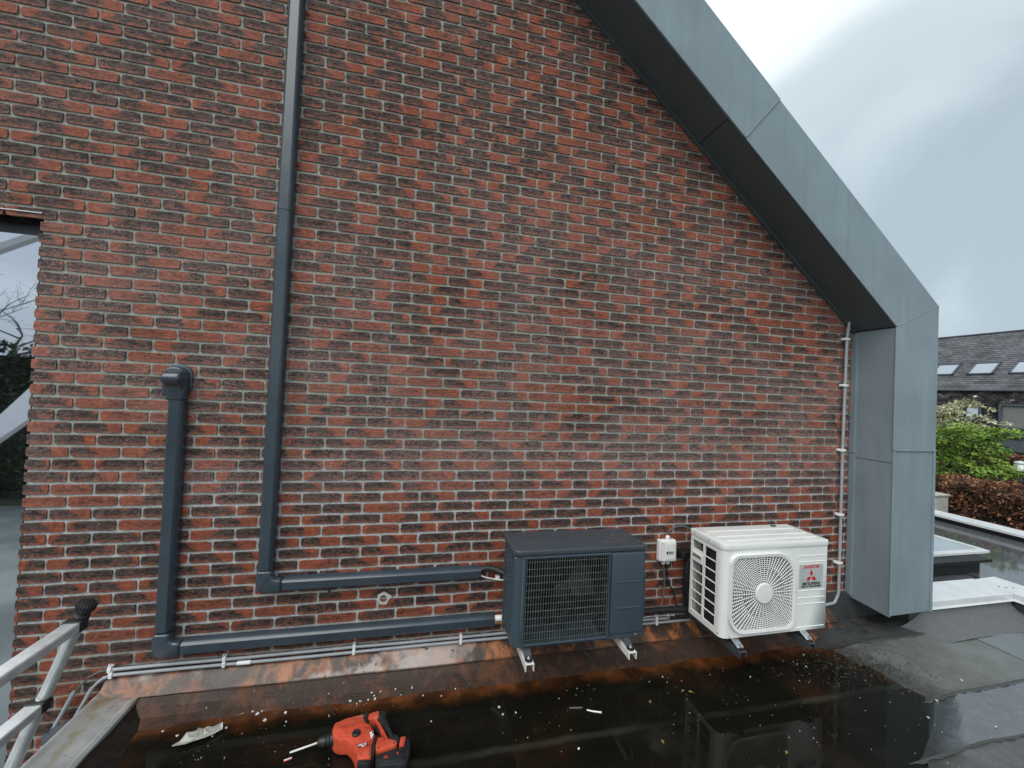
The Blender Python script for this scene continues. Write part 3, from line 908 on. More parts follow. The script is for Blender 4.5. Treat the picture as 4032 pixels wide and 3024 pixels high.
# black plinth strip right of the white machine
p = MB(); p.box(3.22, 3.90, -0.020, 0.004, 0.0, 0.232); p.box(3.90, 4.30, -0.020, 0.004, 0.0, 0.214); p.build('plinth', 'felt_dark', bld)

# window on the left
wi = MB(); wi.box(-3.4, -1.389, 0.09, 0.17, 2.43, 2.53); wi.box(-3.4, -1.40, 0.055, 0.12, 2.475, 2.528); wi.box(-1.47, -1.389, 0.10, 0.17, -2.9, 2.43)
win = wi.build('window', 'frame_black', bld)
p = MB(); p.box(-3.4, -1.47, 0.115, 0.130, -2.9, 2.43); p.build('pane', 'glass', win)
p = MB(); p.box(-3.4, -1.392, -0.008, 0.05, 2.5055, 2.5110); p.build('lintel_strip', 'silver', win)

# flashing and rust-stained felt skirt along the wall foot
fl = MB()
def skirt(b, x0, x1, prof, nx, wob):
    vs = []
    for i in range(nx + 1):
        x = x0 + (x1 - x0) * i / nx
        for j, (y, z) in enumerate(prof):
            k = wob * mnoise.noise((x * 3.1, j * 1.9, 7.0)) + wob * 0.5 * mnoise.noise((x * 11.0, j * 2.9, 2.0))
            vs.append((x, y + (k if j else 0), z + k * 0.8))
    i0 = len(b.v); b.v += vs; W = len(prof)
    b.f += [(i0 + i * W + j, i0 + (i + 1) * W + j, i0 + (i + 1) * W + j + 1, i0 + i * W + j + 1) for i in range(nx) for j in range(W - 1)]


base = MB(); base.box(-0.80, 3.89, -0.02, 0.0, -0.05, 0.02)
sk = tag(base.build('roof_upstand', 'felt_dark'), kind='structure')
low = MB(); skirt(low, -0.80, 3.74, [(-0.040, 0.078), (-0.085, 0.050), (-0.13, 0.030), (-0.175, 0.012), (-0.22, 0.000), (-0.27, -0.006), (-0.31, -0.012)], 90, 0.006)
low.build('felt_skirt', 'rust', sk)
PCS = [(-0.99, -0.60, 0.0), (-0.605, 0.354, 0.001), (0.350, 0.945, 0.0045), (0.940, 1.50, 0.002), (1.495, 2.30, 0.0045), (2.295, 2.95, 0.002), (2.945, 3.72, 0.004)]
for (x0, x1, e) in PCS:
    b = MB(); skirt(b, x0, x1, [(-0.008 - e, 0.128), (-0.020 - e, 0.118), (-0.050 - e, 0.090 + e), (-0.088 - e, 0.058 + e), (-0.089 - e, 0.050 + e)], 14, 0.003)
    b.build('flashing_sheet', 'rust', sk)
# cracks where the skirt is torn, shown as narrow slits with turned-up edges
for (x, y0, y1) in ((1.245, -0.09, -0.27), (1.62, -0.10, -0.20), (0.84, -0.16, -0.26), (0.10, -0.2, -0.3)):
    b = MB()
    pts = [(x + 0.012 * k + 0.008 * RNG.random(), y0 + (y1 - y0) * k / 6) for k in range(7)]
    for (a, c) in zip(pts[:-1], pts[1:]):
        za, zc = [0.012 + 0.05 * sstep(-0.2, -0.085, q[1]) + (-0.012 if q[1] < -0.2 else 0) for q in (a, c)]
        b.face([(a[0] - 0.003, a[1], za + 0.004), (a[0] + 0.004, a[1], za + 0.004), (c[0] + 0.004, c[1], zc + 0.004), (c[0] - 0.003, c[1], zc + 0.004)])
    b.build('tar_seam', 'felt_dark', sk)
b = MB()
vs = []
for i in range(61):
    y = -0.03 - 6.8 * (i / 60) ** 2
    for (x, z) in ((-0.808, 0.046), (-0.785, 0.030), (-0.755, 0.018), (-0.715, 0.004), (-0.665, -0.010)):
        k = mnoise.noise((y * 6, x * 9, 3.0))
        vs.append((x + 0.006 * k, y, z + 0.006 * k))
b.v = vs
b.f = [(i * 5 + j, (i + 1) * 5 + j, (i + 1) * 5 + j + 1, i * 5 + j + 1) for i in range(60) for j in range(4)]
b.build('edge_skirt', 'edge_felt_shade', sk)

# ------------------------------------------------------------------ metal edge on the left and the drop beyond it
tr = thing('roof_edge_trim', (-0.9, -2.0, 0.0), 'weathered grey metal edging strip along the left end of the flat roof', 'trim')
b = MB(); b.prism([(-1.0, 0.074), (-0.985, 0.080), (-0.965, 0.072), (-0.84, 0.054), (-0.825, 0.060), (-0.806, 0.056), (-0.800, 0.030), (-0.806, 0.028), (-0.815, 0.050), (-0.84, 0.048), (-0.985, 0.066), (-0.992, -0.02), (-1.0, -0.02)], 'y', -6.9, -0.012)
b.build('top_strip', 'trim', tr)
b = MB(); b.box(-0.99, -0.83, -6.9, -0.03, -0.35, 0.045); b.build('timber_core', 'felt_dark', tr)
b = MB(); b.box(-0.995, -0.85, -6.9, -0.3, -2.9, -0.36); tag(b.build('lower_wall', 'mortar'), kind='structure')
rp = thing('rain_pipe', (-1.10, -0.07, -2.9), 'dark grey rain pipe stub tucked between wall and roof edging', 'pipe')
b = MB(); b.lathe((-1.085, -0.085, -0.40), (-0.12, 0, 1), [(0, 0.052), (0.28, 0.052), (0.281, 0.060), (0.34, 0.060), (0.341, 0.050), (0.30, 0.046), (0.1, 0.044)], 20); b.build('socket', 'grey_panel', rp, smooth=True, auto=40)
b = MB(); b.tube([(-1.085, -0.085, -0.40), (-1.085, -0.085, -2.9)], 0.045, 14); b.build('pipe', 'grey_panel', rp, smooth=True, auto=40)


# ------------------------------------------------------------------ pipe covers (anthracite trunking)
def trunk_profile(w, d):
    return rrect(-w / 2, w / 2, -d, d, (0.012,) * 4, 3)


def trunk_v(b, x0, x1, z0, z1, d):
    """vertical channel: chamfered and rounded front corners, open to the wall"""
    c, e = 0.017, 0.024
    b.prism([(x0, -0.004), (x0, -d + e), (x0 + 0.0025, -d + e - 0.006), (x0 + c - 0.005, -d + 0.003), (x0 + c, -d), (x1 - c, -d), (x1 - c + 0.005, -d + 0.003), (x1 - 0.0025, -d + e - 0.006), (x1, -d + e), (x1, -0.004)], 'z', z0, z1)


def trunk_h(b, x0, x1, z0, z1, d):
    c, e = 0.017, 0.024
    b.prism([(-0.004, z0), (-d + e, z0), (-d + e - 0.006, z0 + 0.0025), (-d + 0.003, z0 + c - 0.005), (-d, z0 + c), (-d, z1 - c), (-d + 0.003, z1 - c + 0.005), (-d + e - 0.006, z1 - 0.0025), (-d + e, z1), (-0.004, z1)], 'x', x0, x1)


def corner(b, x0, x1, z0, z1, d, ext, r=0.045):
    """elbow from a vertical channel (x0..x1) into a horizontal one (z0..z1)"""
    pts = [(x0, z1 + ext), (x0, z0 + r)] + [(x0 + r - r * math.cos(t), z0 + r - r * math.sin(t)) for t in (0.3, 0.6, 0.9, 1.2)] + [(x0 + r, z0), (x1 + ext, z0), (x1 + ext, z1)] + \
          [(x1 + 0.02 - 0.02 * math.sin(t), z1 + 0.02 - 0.02 * math.cos(t)) for t in (0.0, 0.5, 1.0, 1.57)] + [(x1, z1 + ext)]
    b.prism(pts, 'y', -d, -0.004)


D = 0.060
lc = thing('pipe_cover', (-0.265, 0, 0.5), 'tall anthracite pipe cover rising past the top, turning right to the dark air conditioner', 'pipe cover')
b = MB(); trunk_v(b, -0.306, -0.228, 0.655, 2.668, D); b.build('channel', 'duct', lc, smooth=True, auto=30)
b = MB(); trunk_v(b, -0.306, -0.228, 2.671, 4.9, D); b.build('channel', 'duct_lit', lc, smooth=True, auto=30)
b = MB(); corner(b, -0.3075, -0.2265, 0.5265, 0.6035, D + 0.0018, 0.050); b.build('elbow', 'duct', lc, smooth=True, bevel=0.016, seg=3, auto=30)
b = MB(); trunk_h(b, -0.174, 0.945, 0.528, 0.602, D); b.build('channel', 'duct', lc, smooth=True, auto=30)

sc_ = thing('pipe_cover', (-0.745, 0, 0.25), 'short anthracite pipe cover with a domed wall cap at its upper end', 'pipe cover')
b = MB(); trunk_v(b, -0.777, -0.700, 0.36, 1.582, D); b.build('channel', 'duct', sc_, smooth=True, auto=30)
b = MB(); corner(b, -0.7785, -0.6985, 0.2245, 0.3015, D + 0.0018, 0.050); b.build('elbow', 'duct', sc_, smooth=True, bevel=0.016, seg=3, auto=30)
b = MB(); trunk_h(b, -0.646, 1.045, 0.226, 0.300, D); b.build('channel', 'duct', sc_, smooth=True, auto=30)
b = MB(); b.prism(rrect(-0.818, -0.684, 1.622, 1.772, (0.03, 0.03, 0.055, 0.055), 8), 'y', -0.016, -0.004); b.build('wall_plate', 'duct', sc_, smooth=True, bevel=0.005, auto=35)
b = MB(); b.prism(rrect(-0.800, -0.694, 1.600, 1.758, (0.012, 0.012, 0.046, 0.046), 8), 'y', -0.066, -0.014); b.build('hood', 'duct', sc_, smooth=True, bevel=0.012, seg=3, auto=35)
# nose of the cap: swells forward at the top, pinched under it
b = MB()
prof = [(-0.030, 1.738), (-0.070, 1.736), (-0.098, 1.726), (-0.112, 1.708), (-0.114, 1.690), (-0.106, 1.672), (-0.084, 1.660), (-0.068, 1.644), (-0.066, 1.578), (-0.020, 1.578)]
b.prism(prof, 'x', -0.782, -0.695); b.build('cap', 'duct', sc_, smooth=True, bevel=0.013, seg=3, auto=40)
b = MB(); b.tube([(-0.738 + 0.013 * math.cos(t), -0.067, 1.618 + 0.013 * math.sin(t)) for t in [math.pi + k * math.pi / 8 for k in range(9)]], 0.0012, 5); b.build('moulded_mark', 'duct_lit', sc_)

# ------------------------------------------------------------------ conduits with clips


def clips(parent, pts, rad, vertical=False):
    for (x, z, d) in pts:
        b = MB()
        if vertical:
            b.box(x - 0.030, x - 0.008, -d - 0.012, -0.004, z - 0.010, z + 0.010)
            b.box(x - 0.045, x - 0.022, -d - 0.004, -d + 0.006, z - 0.004, z + 0.004)
            b.prism([(x - 0.017, -d - rad - 0.004), (x + 0.017, -d - rad - 0.004), (x + 0.017, -d + rad), (x + 0.011, -d + rad), (x + 0.011, -d - rad + 0.001), (x - 0.011, -d - rad + 0.001), (x - 0.011, -d + rad), (x - 0.017, -d + rad)], 'z', z - 0.009, z + 0.009)
        else:
            b.box(x - 0.009, x + 0.009, -d - rad + 0.002, -0.004, z + rad, z + rad + 0.008)
            b.prism([(-d - rad - 0.003, z - rad - 0.003), (-d - rad - 0.003, z + rad + 0.003), (-d + rad, z + rad + 0.006), (-d + rad, z + rad), (-d - rad + 0.001, z + rad), (-d - rad + 0.001, z - rad), (-d + rad, z - rad), (-d + rad, z - rad - 0.005)], 'x', x - 0.008, x + 0.008)
            for k in (-1, 1):
                b.prism([(-d - 0.010, z + rad + 0.006), (-d - 0.002, z + rad + 0.022), (-d + 0.003, z + rad + 0.022), (-d, z + rad + 0.004)], 'x', x + k * 0.005 - 0.002, x + k * 0.005 + 0.002)
        b.build('clip', 'clip', parent, bevel=0.0012, seg=1)


CR = 0.0085
c1 = thing('conduit', (0.5, 0, 0.168), 'upper of the two thin grey conduits running along the wall foot', 'conduit')
b = MB(); b.tube([(x, -0.022, 0.171 - 0.006 * k / 11 + 0.0015 * math.sin(k * 2.1)) for k, x in [(k, -0.985 + k * 0.298) for k in range(12)]], CR, 12); b.build('tube', 'conduit', c1, smooth=True, auto=40)
clips(c1, [(-0.972, 0.171, 0.022), (-0.449, 0.170, 0.022), (0.220, 0.169, 0.022), (0.842, 0.168, 0.022), (2.20, 0.166, 0.022)], CR)
b = MB(); b.tube([(-0.98, -0.022, 0.171), (-1.02, -0.023, 0.166), (-1.06, -0.026, 0.145), (-1.095, -0.030, 0.105), (-1.115, -0.033, 0.07)], 0.0055, 10); b.build('wire', 'cable_grey', c1, smooth=True)
b = MB(); b.tube([(-1.112, -0.032, 0.085), (-1.25, -0.036, -0.23), (-1.29, -0.04, -0.34), (-1.295, -0.04, -2.8)], CR * 1.15, 12); b.build('drop_tube', 'conduit', c1, smooth=True, auto=40)
c2 = thing('conduit', (0.5, 0, 0.140), 'lower of the two thin grey conduits, with a white coupling sleeve', 'conduit')
b = MB(); b.tube([(x, -0.024, 0.143 - 0.004 * k / 11 + 0.0015 * math.sin(k * 1.3 + 1)) for k, x in [(k, -0.965 + k * 0.312) for k in range(12)]], CR, 12); b.build('tube', 'conduit', c2, smooth=True, auto=40)
b = MB(); b.tube([(-0.385, -0.024, 0.1425), (-0.318, -0.024, 0.142)], 0.0112, 14); b.build('coupling', 'clip', c2, smooth=True, auto=40)
clips(c2, [(-0.965, 0.143, 0.024), (-0.449, 0.143, 0.024), (0.220, 0.142, 0.024), (0.842, 0.141, 0.024), (2.20, 0.139, 0.024)], CR)
b = MB(); b.tube([(-0.965, -0.024, 0.143), (-0.995, -0.026, 0.135), (-1.02, -0.030, 0.115), (-1.042, -0.034, 0.085)], 0.0075, 10); b.build('wire', 'conduit', c2, smooth=True)
b = MB(); b.tube([(-1.036, -0.034, 0.098), (-1.115, -0.036, -0.08), (-1.23, -0.04, -0.36), (-1.24, -0.04, -2.8)], CR * 1.15, 12); b.build('drop_tube', 'conduit', c2, smooth=True, auto=40)
c3 = thing('conduit', (3.79, 0, 1.2), 'vertical grey conduit clipped to the brick beside the zinc column', 'conduit')
b = MB(); b.tube([(3.826, -0.030, 2.385), (3.815, -0.030, 2.32), (3.803, -0.030, 2.24), (3.797, -0.030, 1.87), (3.790, -0.030, 1.35), (3.791, -0.030, 0.85), (3.790, -0.030, 0.42), (3.790, -0.030, 0.245), (3.780, -0.030, 0.215), (3.758, -0.030, 0.175), (3.742, -0.031, 0.164), (3.60, -0.034, 0.150), (3.35, -0.04, 0.142)], 0.0105, 12)
b.build('tube', 'conduit', c3, smooth=True, auto=40)
b = MB(); b.tube([(3.8155, -0.030, 2.325), (3.8115, -0.030, 2.295)], 0.013, 12); b.build('coupling', 'conduit', c3, smooth=True, auto=40)
clips(c3, [(3.803, 2.233, 0.030), (3.798, 1.866, 0.030), (3.790, 1.355, 0.030), (3.791, 0.850, 0.030), (3.790, 0.475, 0.030)], 0.0105, True)


# ------------------------------------------------------------------ dark air conditioner
def screw(name, x, y, z, parent, axis=(0, -1, 0), r=0.0042, mat='steel'):
    b = MB(); b.lathe((x, y, z), axis, [(0, r), (0.0015, r), (0.003, r * 0.6)], 8); b.build(name, mat, parent, smooth=True, auto=40)


AX0, AX1, AY0, AY1, AZ0, AZ1 = 1.068, 1.846, -0.42, -0.145, 0.325, 0.815
ac = thing('air_conditioner', (1.457, -0.28, 0.30), 'dark anthracite air conditioner outdoor unit with rectangular wire grille', 'air conditioner')
b = MB()
R_ = 0.040
out = [(AX0, AY1), (AX0, AY0 + R_)] + [(AX0 + R_ - R_ * math.cos(t), AY0 + R_ - R_ * math.sin(t)) for t in (0.26, 0.52, 0.79, 1.05, 1.31)] + [(AX0 + R_, AY0), (1.123, AY0)]
inn = [(1.123, AY0 + 0.012), (AX0 + R_, AY0 + 0.012), (AX0 + 0.018, AY0 + R_), (AX0 + 0.018, AY1)]
b.prism(out[1:] + inn[:3], 'z', AZ0, AZ1)                                      # rounded left corner post
b.box(AX0, AX0 + 0.016, AY1 - 0.045, AY1, AZ0, AZ1)                            # rear post of the left side
b.box(AX0, AX0 + 0.016, AY0 + R_, AY1 - 0.045, AZ0, AZ0 + 0.035); b.box(AX0, AX0 + 0.016, AY0 + R_, AY1 - 0.045, AZ1 - 0.02, AZ1)
b.box(1.123, 1.616, AY0, AY0 + 0.012, AZ0, 0.345); b.box(1.123, 1.616, AY0, AY0 + 0.012, 0.811, AZ1)
b.box(1.616, AX1, AY0, AY1, AZ0, AZ1)                                          # service side
b.box(AX0 + 0.02, 1.616, AY1 - 0.01, AY1, AZ0, AZ1)
b.box(AX0 + 0.02, 1.616, AY0 + 0.014, AY1 - 0.012, AZ0, AZ0 + 0.012)
b.build('casing', 'black', ac, smooth=True, auto=30, bevel=0.003, seg=1)
b = MB(); b.prism(rrect(1.057, 1.853, -0.428, -0.135, (0.045, 0.012, 0.012, 0.02), 6), 'z', 0.816, 0.848); b.build('lid', 'black_lid', ac, smooth=True, bevel=0.009, seg=3, auto=30)
b = MB(); b.box(AX0 + 0.03, 1.60, AY1 - 0.05, AY1 - 0.03, AZ0 + 0.02, AZ1 - 0.01); b.box(AX0 + 0.045, AX0 + 0.06, AY0 + 0.05, AY1 - 0.05, AZ0 + 0.02, AZ1 - 0.01); b.build('coil', 'fan_dark', ac)
b = MB(); b.box(1.60, 1.614, AY0 + 0.02, AY1 - 0.02, AZ0 + 0.013, AZ1); b.build('partition', 'void', ac)
# slanting louvres on the left side
lv = MB()
for col in range(3):
    y0 = AY0 + R_ + 0.006 + col * 0.064
    for k in range(15):
        z0 = AZ0 + 0.045 + k * 0.0285
        lv.prism([(y0, z0), (y0 + 0.058, z0 + 0.016), (y0 + 0.058, z0 + 0.027), (y0, z0 + 0.011)], 'x', AX0 - 0.001, AX0 + 0.010)
    lv.box(AX0, AX0 + 0.014, y0 + 0.056, y0 + 0.066, AZ0 + 0.03, AZ1 - 0.015)
lv.build('side_louvre', 'black', ac)
# wire grille
gf = MB(); gf.box(1.116, 1.126, AY0 - 0.014, AY0 + 0.006, 0.338, 0.815); gf.box(1.612, 1.622, AY0 - 0.014, AY0 + 0.006, 0.338, 0.815)
gf.box(1.126, 1.612, AY0 - 0.014, AY0 + 0.006, 0.338, 0.348); gf.box(1.126, 1.612, AY0 - 0.014, AY0 + 0.006, 0.803, 0.815)
gf.build('grille_frame', 'black', ac, bevel=0.003)
gw = MB()
for k in range(34):
    x = 1.126 + 0.486 * (k + 0.5) / 34
    gw.tube([(x, AY0 - 0.010, 0.345), (x, AY0 - 0.010, 0.806)], 0.0021, 6, False)
for k in range(12):
    z = 0.348 + 0.455 * (k + 0.5) / 12
    gw.tube([(1.124, AY0 - 0.006, z), (1.614, AY0 - 0.006, z)], 0.0026 if k in (4, 8) else 0.0019, 6, False)
gw.build('wire_grille', 'grille', ac)
# fan behind it
fc = (1.365, AY0 + 0.085, 0.575)
b = MB(); b.lathe(fc, (0, -1, 0), [(0, 0.055), (0.02, 0.055), (0.035, 0.035), (0.04, 0.0)], 20); b.build('fan_hub', 'fan_dark', ac, smooth=True, auto=40)
for k in range(3):
    b = MB()
    a0 = math.radians(100 + 120 * k)
    rows = []
    for i in range(7):
        a = a0 + math.radians(62) * i / 6
        rows.append([(fc[0] + r * math.cos(a + r * 1.2), fc[1] - 0.03 + 0.05 * i / 6, fc[2] + r * math.sin(a + r * 1.2)) for r in (0.05, 0.1, 0.15, 0.195)])
    for i in range(6):
        for j in range(3):
            b.face([rows[i][j], rows[i][j + 1], rows[i + 1][j + 1], rows[i + 1][j]])
    b.build('fan_blade', 'fan_dark', ac, smooth=True)
b = MB(); b.lathe((1.60, AY0 + 0.04, 0.46), (-0.18, 0, -0.1), [(0, 0.006), (0.22, 0.006)], 8); b.build('inner_pipe', 'fan_dark', ac)
# raised service panel with two grooves
b = MB(); b.box(1.632, 1.834, AY0 - 0.011, AY0 + 0.002, 0.356, 0.810); b.build('service_panel', 'black', ac, bevel=0.010, seg=3, smooth=True, auto=25)
for z in (0.644, 0.498):
    b = MB(); b.prism([(AY0 - 0.010, z + 0.006), (AY0 - 0.0165, z + 0.003), (AY0 - 0.010, z - 0.004)], 'x', 1.652, 1.815); b.build('panel_rib', 'duct_lit', ac)
for (x, z) in ((1.085, 0.345), (1.13, 0.331), (1.583, 0.331), (1.80, 0.337), (1.40, 0.332)):
    screw('screw', x, AY0 + (0.014 if x < 1.1 else 0.0), z, ac)
screw('screw', 1.075, AY0 + 0.02, 0.80, ac)
b = MB(); b.prism([(AY0 + 0.03, 0.40), (AY0 + 0.22, 0.40), (AY0 + 0.22, 0.64), (AY0 + 0.03, 0.64)], 'x', AX1 - 0.002, AX1 + 0.030); b.build('valve_cover', 'black', ac, bevel=0.012, seg=3)
for x in (1.150, 1.742):
    b = MB(); b.prism([(-0.455, 0.303), (-0.415, 0.326), (-0.15, 0.326), (-0.15, 0.312), (-0.41, 0.312), (-0.452, 0.298), (-0.470, 0.298), (-0.470, 0.303)], 'x', x - 0.020, x + 0.020); b.build('foot', 'rail_dark', ac, bevel=0.001, seg=1)


def mount(x, y1, ztop, mat, label, bolt, grp=None):
    r = thing('mounting_rail', (x, -0.2, ztop - 0.045), label, 'bracket', grp)
    b = MB()
    w2, h = 0.024, 0.040
    b.prism([(x - w2, ztop), (x + w2, ztop), (x + w2, ztop - h), (x + w2 - 0.005, ztop - h), (x + w2 - 0.005, ztop - 0.006), (x - w2 + 0.005, ztop - 0.006), (x - w2 + 0.005, ztop - h), (x - w2, ztop - h)], 'y', y1, -0.006)
    b.build('rail', mat, r, bevel=0.0015, seg=1)
    b = MB(); b.box(x - 0.026, x + 0.026, -0.0085, -0.003, ztop - 0.045, ztop + 0.16); b.build('wall_plate', mat, r)
    b = MB(); b.prism(rrect(x - 0.020, x + 0.020, y1 + 0.010, y1 + 0.052, 0.019, 6), 'z', ztop + 0.0005, ztop + 0.011); b.build('rubber_pad', 'rubber', r, smooth=True, auto=40)
    b = MB(); b.lathe((x, y1 + 0.031, ztop + 0.011), (0, 0, 1), [(0, 0.011), (0.002, 0.011), (0.0021, 0.008), (0.009, 0.008), (0.0091, 0.0045), (0.019, 0.0045)], 6 if bolt else 10); b.build('bolt', 'steel', r)
    return r


mount(1.150, -0.500, 0.290, 'rail_white', 'white channel rail under the left foot of the dark air conditioner', True)
mount(1.742, -0.500, 0.290, 'rail_white', 'white channel rail under the right foot of the dark air conditioner', True)

# ------------------------------------------------------------------ white air conditioner
BX0, BX1, BY0, BY1, BZ0, BZ1 = 2.345, 3.122, -0.46, -0.165, 0.280, 0.805
wc = thing('air_conditioner', (2.735, -0.31, 0.25), 'white air conditioner outdoor unit with round fan grille and red badge lettering', 'air conditioner')
HUB = (2.627, 0.541)
hole = rrect(2.402, 2.842, 0.325, 0.760, (0.10, 0.04, 0.13, 0.05), 10)
rimo = rrect(2.380, 2.862, 0.302, 0.784, (0.115, 0.055, 0.145, 0.062), 10)
b = MB()
b.plate_hole((2.385, BX1, BZ0, BZ1), rimo, BY0, HUB)
R_ = 0.040
cor = [(BX0, BY0 + 0.062), (BX0, BY0 + R_)] + [(BX0 + R_ - R_ * math.cos(t), BY0 + R_ - R_ * math.sin(t)) for t in (0.26, 0.52, 0.79, 1.05, 1.31)] + [(BX0 + R_, BY0)]
for p0, p1 in zip(cor[:-1], cor[1:]):
    b.face([(p0[0], p0[1], BZ0), (p1[0], p1[1], BZ0), (p1[0], p1[1], BZ1), (p0[0], p0[1], BZ1)])
b.face([(BX1, BY0, BZ0), (BX1, BY1, BZ0), (BX1, BY1, BZ1), (BX1, BY0, BZ1)])
b.face([(BX0, BY1, BZ0), (BX1, BY1, BZ0), (BX1, BY1, BZ1), (BX0, BY1, BZ1)])
b.face([(BX0 + 0.02, BY0 + 0.01, BZ0 + 0.002), (BX1, BY0 + 0.01, BZ0 + 0.002), (BX1, BY1, BZ0 + 0.002), (BX0 + 0.02, BY1, BZ0 + 0.002)])
b.build('casing', 'white', wc, smooth=True, auto=28)
# left side: two columns of openings between bars
sf = MB()
SY0, SY1, SYM = BY0 + 0.062, BY1 - 0.004, BY0 + 0.172
sf.box(BX0, BX0 + 0.012, SY1 - 0.012, SY1 + 0.004, BZ0, BZ1)
sf.box(BX0, BX0 + 0.012, SYM - 0.008, SYM + 0.008, BZ0 + 0.03, BZ1 - 0.03)
sf.box(BX0, BX0 + 0.012, SY0, SY1 - 0.012, BZ0, BZ0 + 0.036); sf.box(BX0, BX0 + 0.012, SY0, SY1 - 0.012, BZ1 - 0.03, BZ1)
zs = [BZ0 + 0.036 + (BZ1 - BZ0 - 0.066) * k / 7 for k in range(8)]
for k in range(1, 7):
    sf.box(BX0 + 0.001, BX0 + 0.010, SY0, SYM - 0.008, zs[k] - 0.003, zs[k] + 0.003)
    if k != 6:
        sf.box(BX0 + 0.001, BX0 + 0.010, SYM + 0.008, SY1 - 0.012, zs[k] - 0.003, zs[k] + 0.003)
sf.build('side_grille', 'white', wc, bevel=0.0015, seg=1)
b = MB(); b.box(BX0 - 0.003, BX0 + 0.012, SYM + 0.008, SY1 - 0.010, zs[5] - 0.004, zs[6] + 0.012); b.build('handle_plate', 'white', wc, bevel=0.003)
b = MB(); b.box(BX0 - 0.010, BX0 + 0.002, SYM + 0.018, SY1 - 0.020, zs[6] - 0.022, zs[6] - 0.004); b.build('handle', 'white', wc, bevel=0.004)
b = MB(); b.box(BX0 - 0.0038, BX0 - 0.0028, SYM + 0.020, SY1 - 0.022, zs[6] - 0.040, zs[6] - 0.023); b.build('handle_recess', 'fan_grey', wc)
cl = MB()
for k in range(26):
    z = BZ0 + 0.02 + k * 0.0195
    cl.box(BX0 + 0.030, BX0 + 0.042, BY0 + 0.04, BY1 - 0.06, z, z + 0.016)
cl.box(BX0 + 0.043, BX0 + 0.05, BY0 + 0.03, BY1 - 0.02, BZ0 + 0.005, BZ1 - 0.005)
cl.build('coil', 'coil', wc)
b = MB(); b.box(BX0 + 0.05, 2.92, BY1 - 0.04, BY1 - 0.02, BZ0 + 0.01, BZ1 - 0.01); b.box(2.90, 2.915, BY0 + 0.02, BY1 - 0.04, BZ0 + 0.01, BZ1 - 0.01); b.build('inner_wall', 'void', wc)
b = MB(); b.box(BX0 + 0.016, BX0 + 0.030, BY1 - 0.07, BY1 - 0.045, BZ0 + 0.02, BZ1 - 0.02); b.build('coil_end_plate', 'fan_grey', wc)
# lid
b = MB(); b.prism(rrect(2.339, 3.128, -0.466, -0.160, (0.044, 0.010, 0.010, 0.010), 6), 'z', 0.803, 0.842); b.build('lid', 'white_lid', wc, smooth=True, bevel=0.006, seg=2, auto=30)
for y in (-0.245, -0.335, -0.405):
    b = MB(); b.prism([(y - 0.010, 0.8415), (y - 0.004, 0.8455), (y + 0.004, 0.8455), (y + 0.010, 0.8415)], 'x', 2.40, 3.09); b.build('lid_rib', 'white', wc)
b = MB(); b.tube([(2.975 + 0.020 * math.cos(t), -0.197 + 0.010 * math.sin(t), 0.8445) for t in [k * 2 * math.pi / 16 for k in range(17)]], 0.0028, 6); b.build('lid_loop', 'rubber', wc)
# rim and grille
b = MB()
n_ = len(rimo)
rimm = rrect(2.386, 2.856, 0.308, 0.778, (0.109, 0.049, 0.139, 0.056), 10)
for k in range(n_):
    j = (k + 1) % n_
    a0, a1, m0, m1, i0, i1 = rimo[k], rimo[j], rimm[k], rimm[j], hole[k], hole[j]
    b.face([(a0[0], BY0 + 0.001, a0[1]), (a1[0], BY0 + 0.001, a1[1]), (m1[0], BY0 - 0.020, m1[1]), (m0[0], BY0 - 0.020, m0[1])])
    b.face([(m0[0], BY0 - 0.020, m0[1]), (m1[0], BY0 - 0.020, m1[1]), (i1[0], BY0 - 0.017, i1[1]), (i0[0], BY0 - 0.017, i0[1])])
    b.face([(i0[0], BY0 - 0.017, i0[1]), (i1[0], BY0 - 0.017, i1[1]), (i1[0], BY0 + 0.006, i1[1]), (i0[0], BY0 + 0.006, i0[1])])
b.build('grille_rim', 'white', wc, smooth=True, auto=35)
b = MB(); b.lathe((HUB[0], BY0 - 0.006, HUB[1]), (0, -1, 0), [(0, 0.062), (0.012, 0.062), (0.016, 0.058), (0.018, 0.0)], 40); b.build('grille_centre', 'white', wc, smooth=True, auto=40)
gr = MB()
for q in range(20):
    r = 0.0745 + q * 0.0122
    seg = []
    for k in range(97):
        t = 2 * math.pi * k / 96
        x, z = HUB[0] + r * math.cos(t), HUB[1] + r * math.sin(t)
        if inside(hole, x, z):
            seg.append((x, BY0 - 0.010, z))
        else:
            if len(seg) > 1:
                gr.tube(seg, 0.0024, 4, False)
            seg = []
    if len(seg) > 1:
        gr.tube(seg, 0.0024, 4, False)
for k in range(64):
    t = 2 * math.pi * k / 64
    r0 = 0.055 if k % 2 == 0 else 0.152
    r1 = r0
    while r1 < 0.34 and inside(hole, HUB[0] + r1 * math.cos(t), HUB[1] + r1 * math.sin(t)):
        r1 += 0.003
    if r1 > r0 + 0.01:
        gr.tube([(HUB[0] + r0 * math.cos(t), BY0 - 0.0125, HUB[1] + r0 * math.sin(t)), (HUB[0] + r1 * math.cos(t), BY0 - 0.0125, HUB[1] + r1 * math.sin(t))], 0.0024, 4, False)
gr.build('fan_grille', 'white', wc)
b = MB(); b.lathe((HUB[0], BY0 + 0.09, HUB[1]), (0, -1, 0), [(0, 0.05), (0.03, 0.05), (0.04, 0.0)], 20); b.build('fan_hub', 'fan_grey', wc, smooth=True, auto=40)
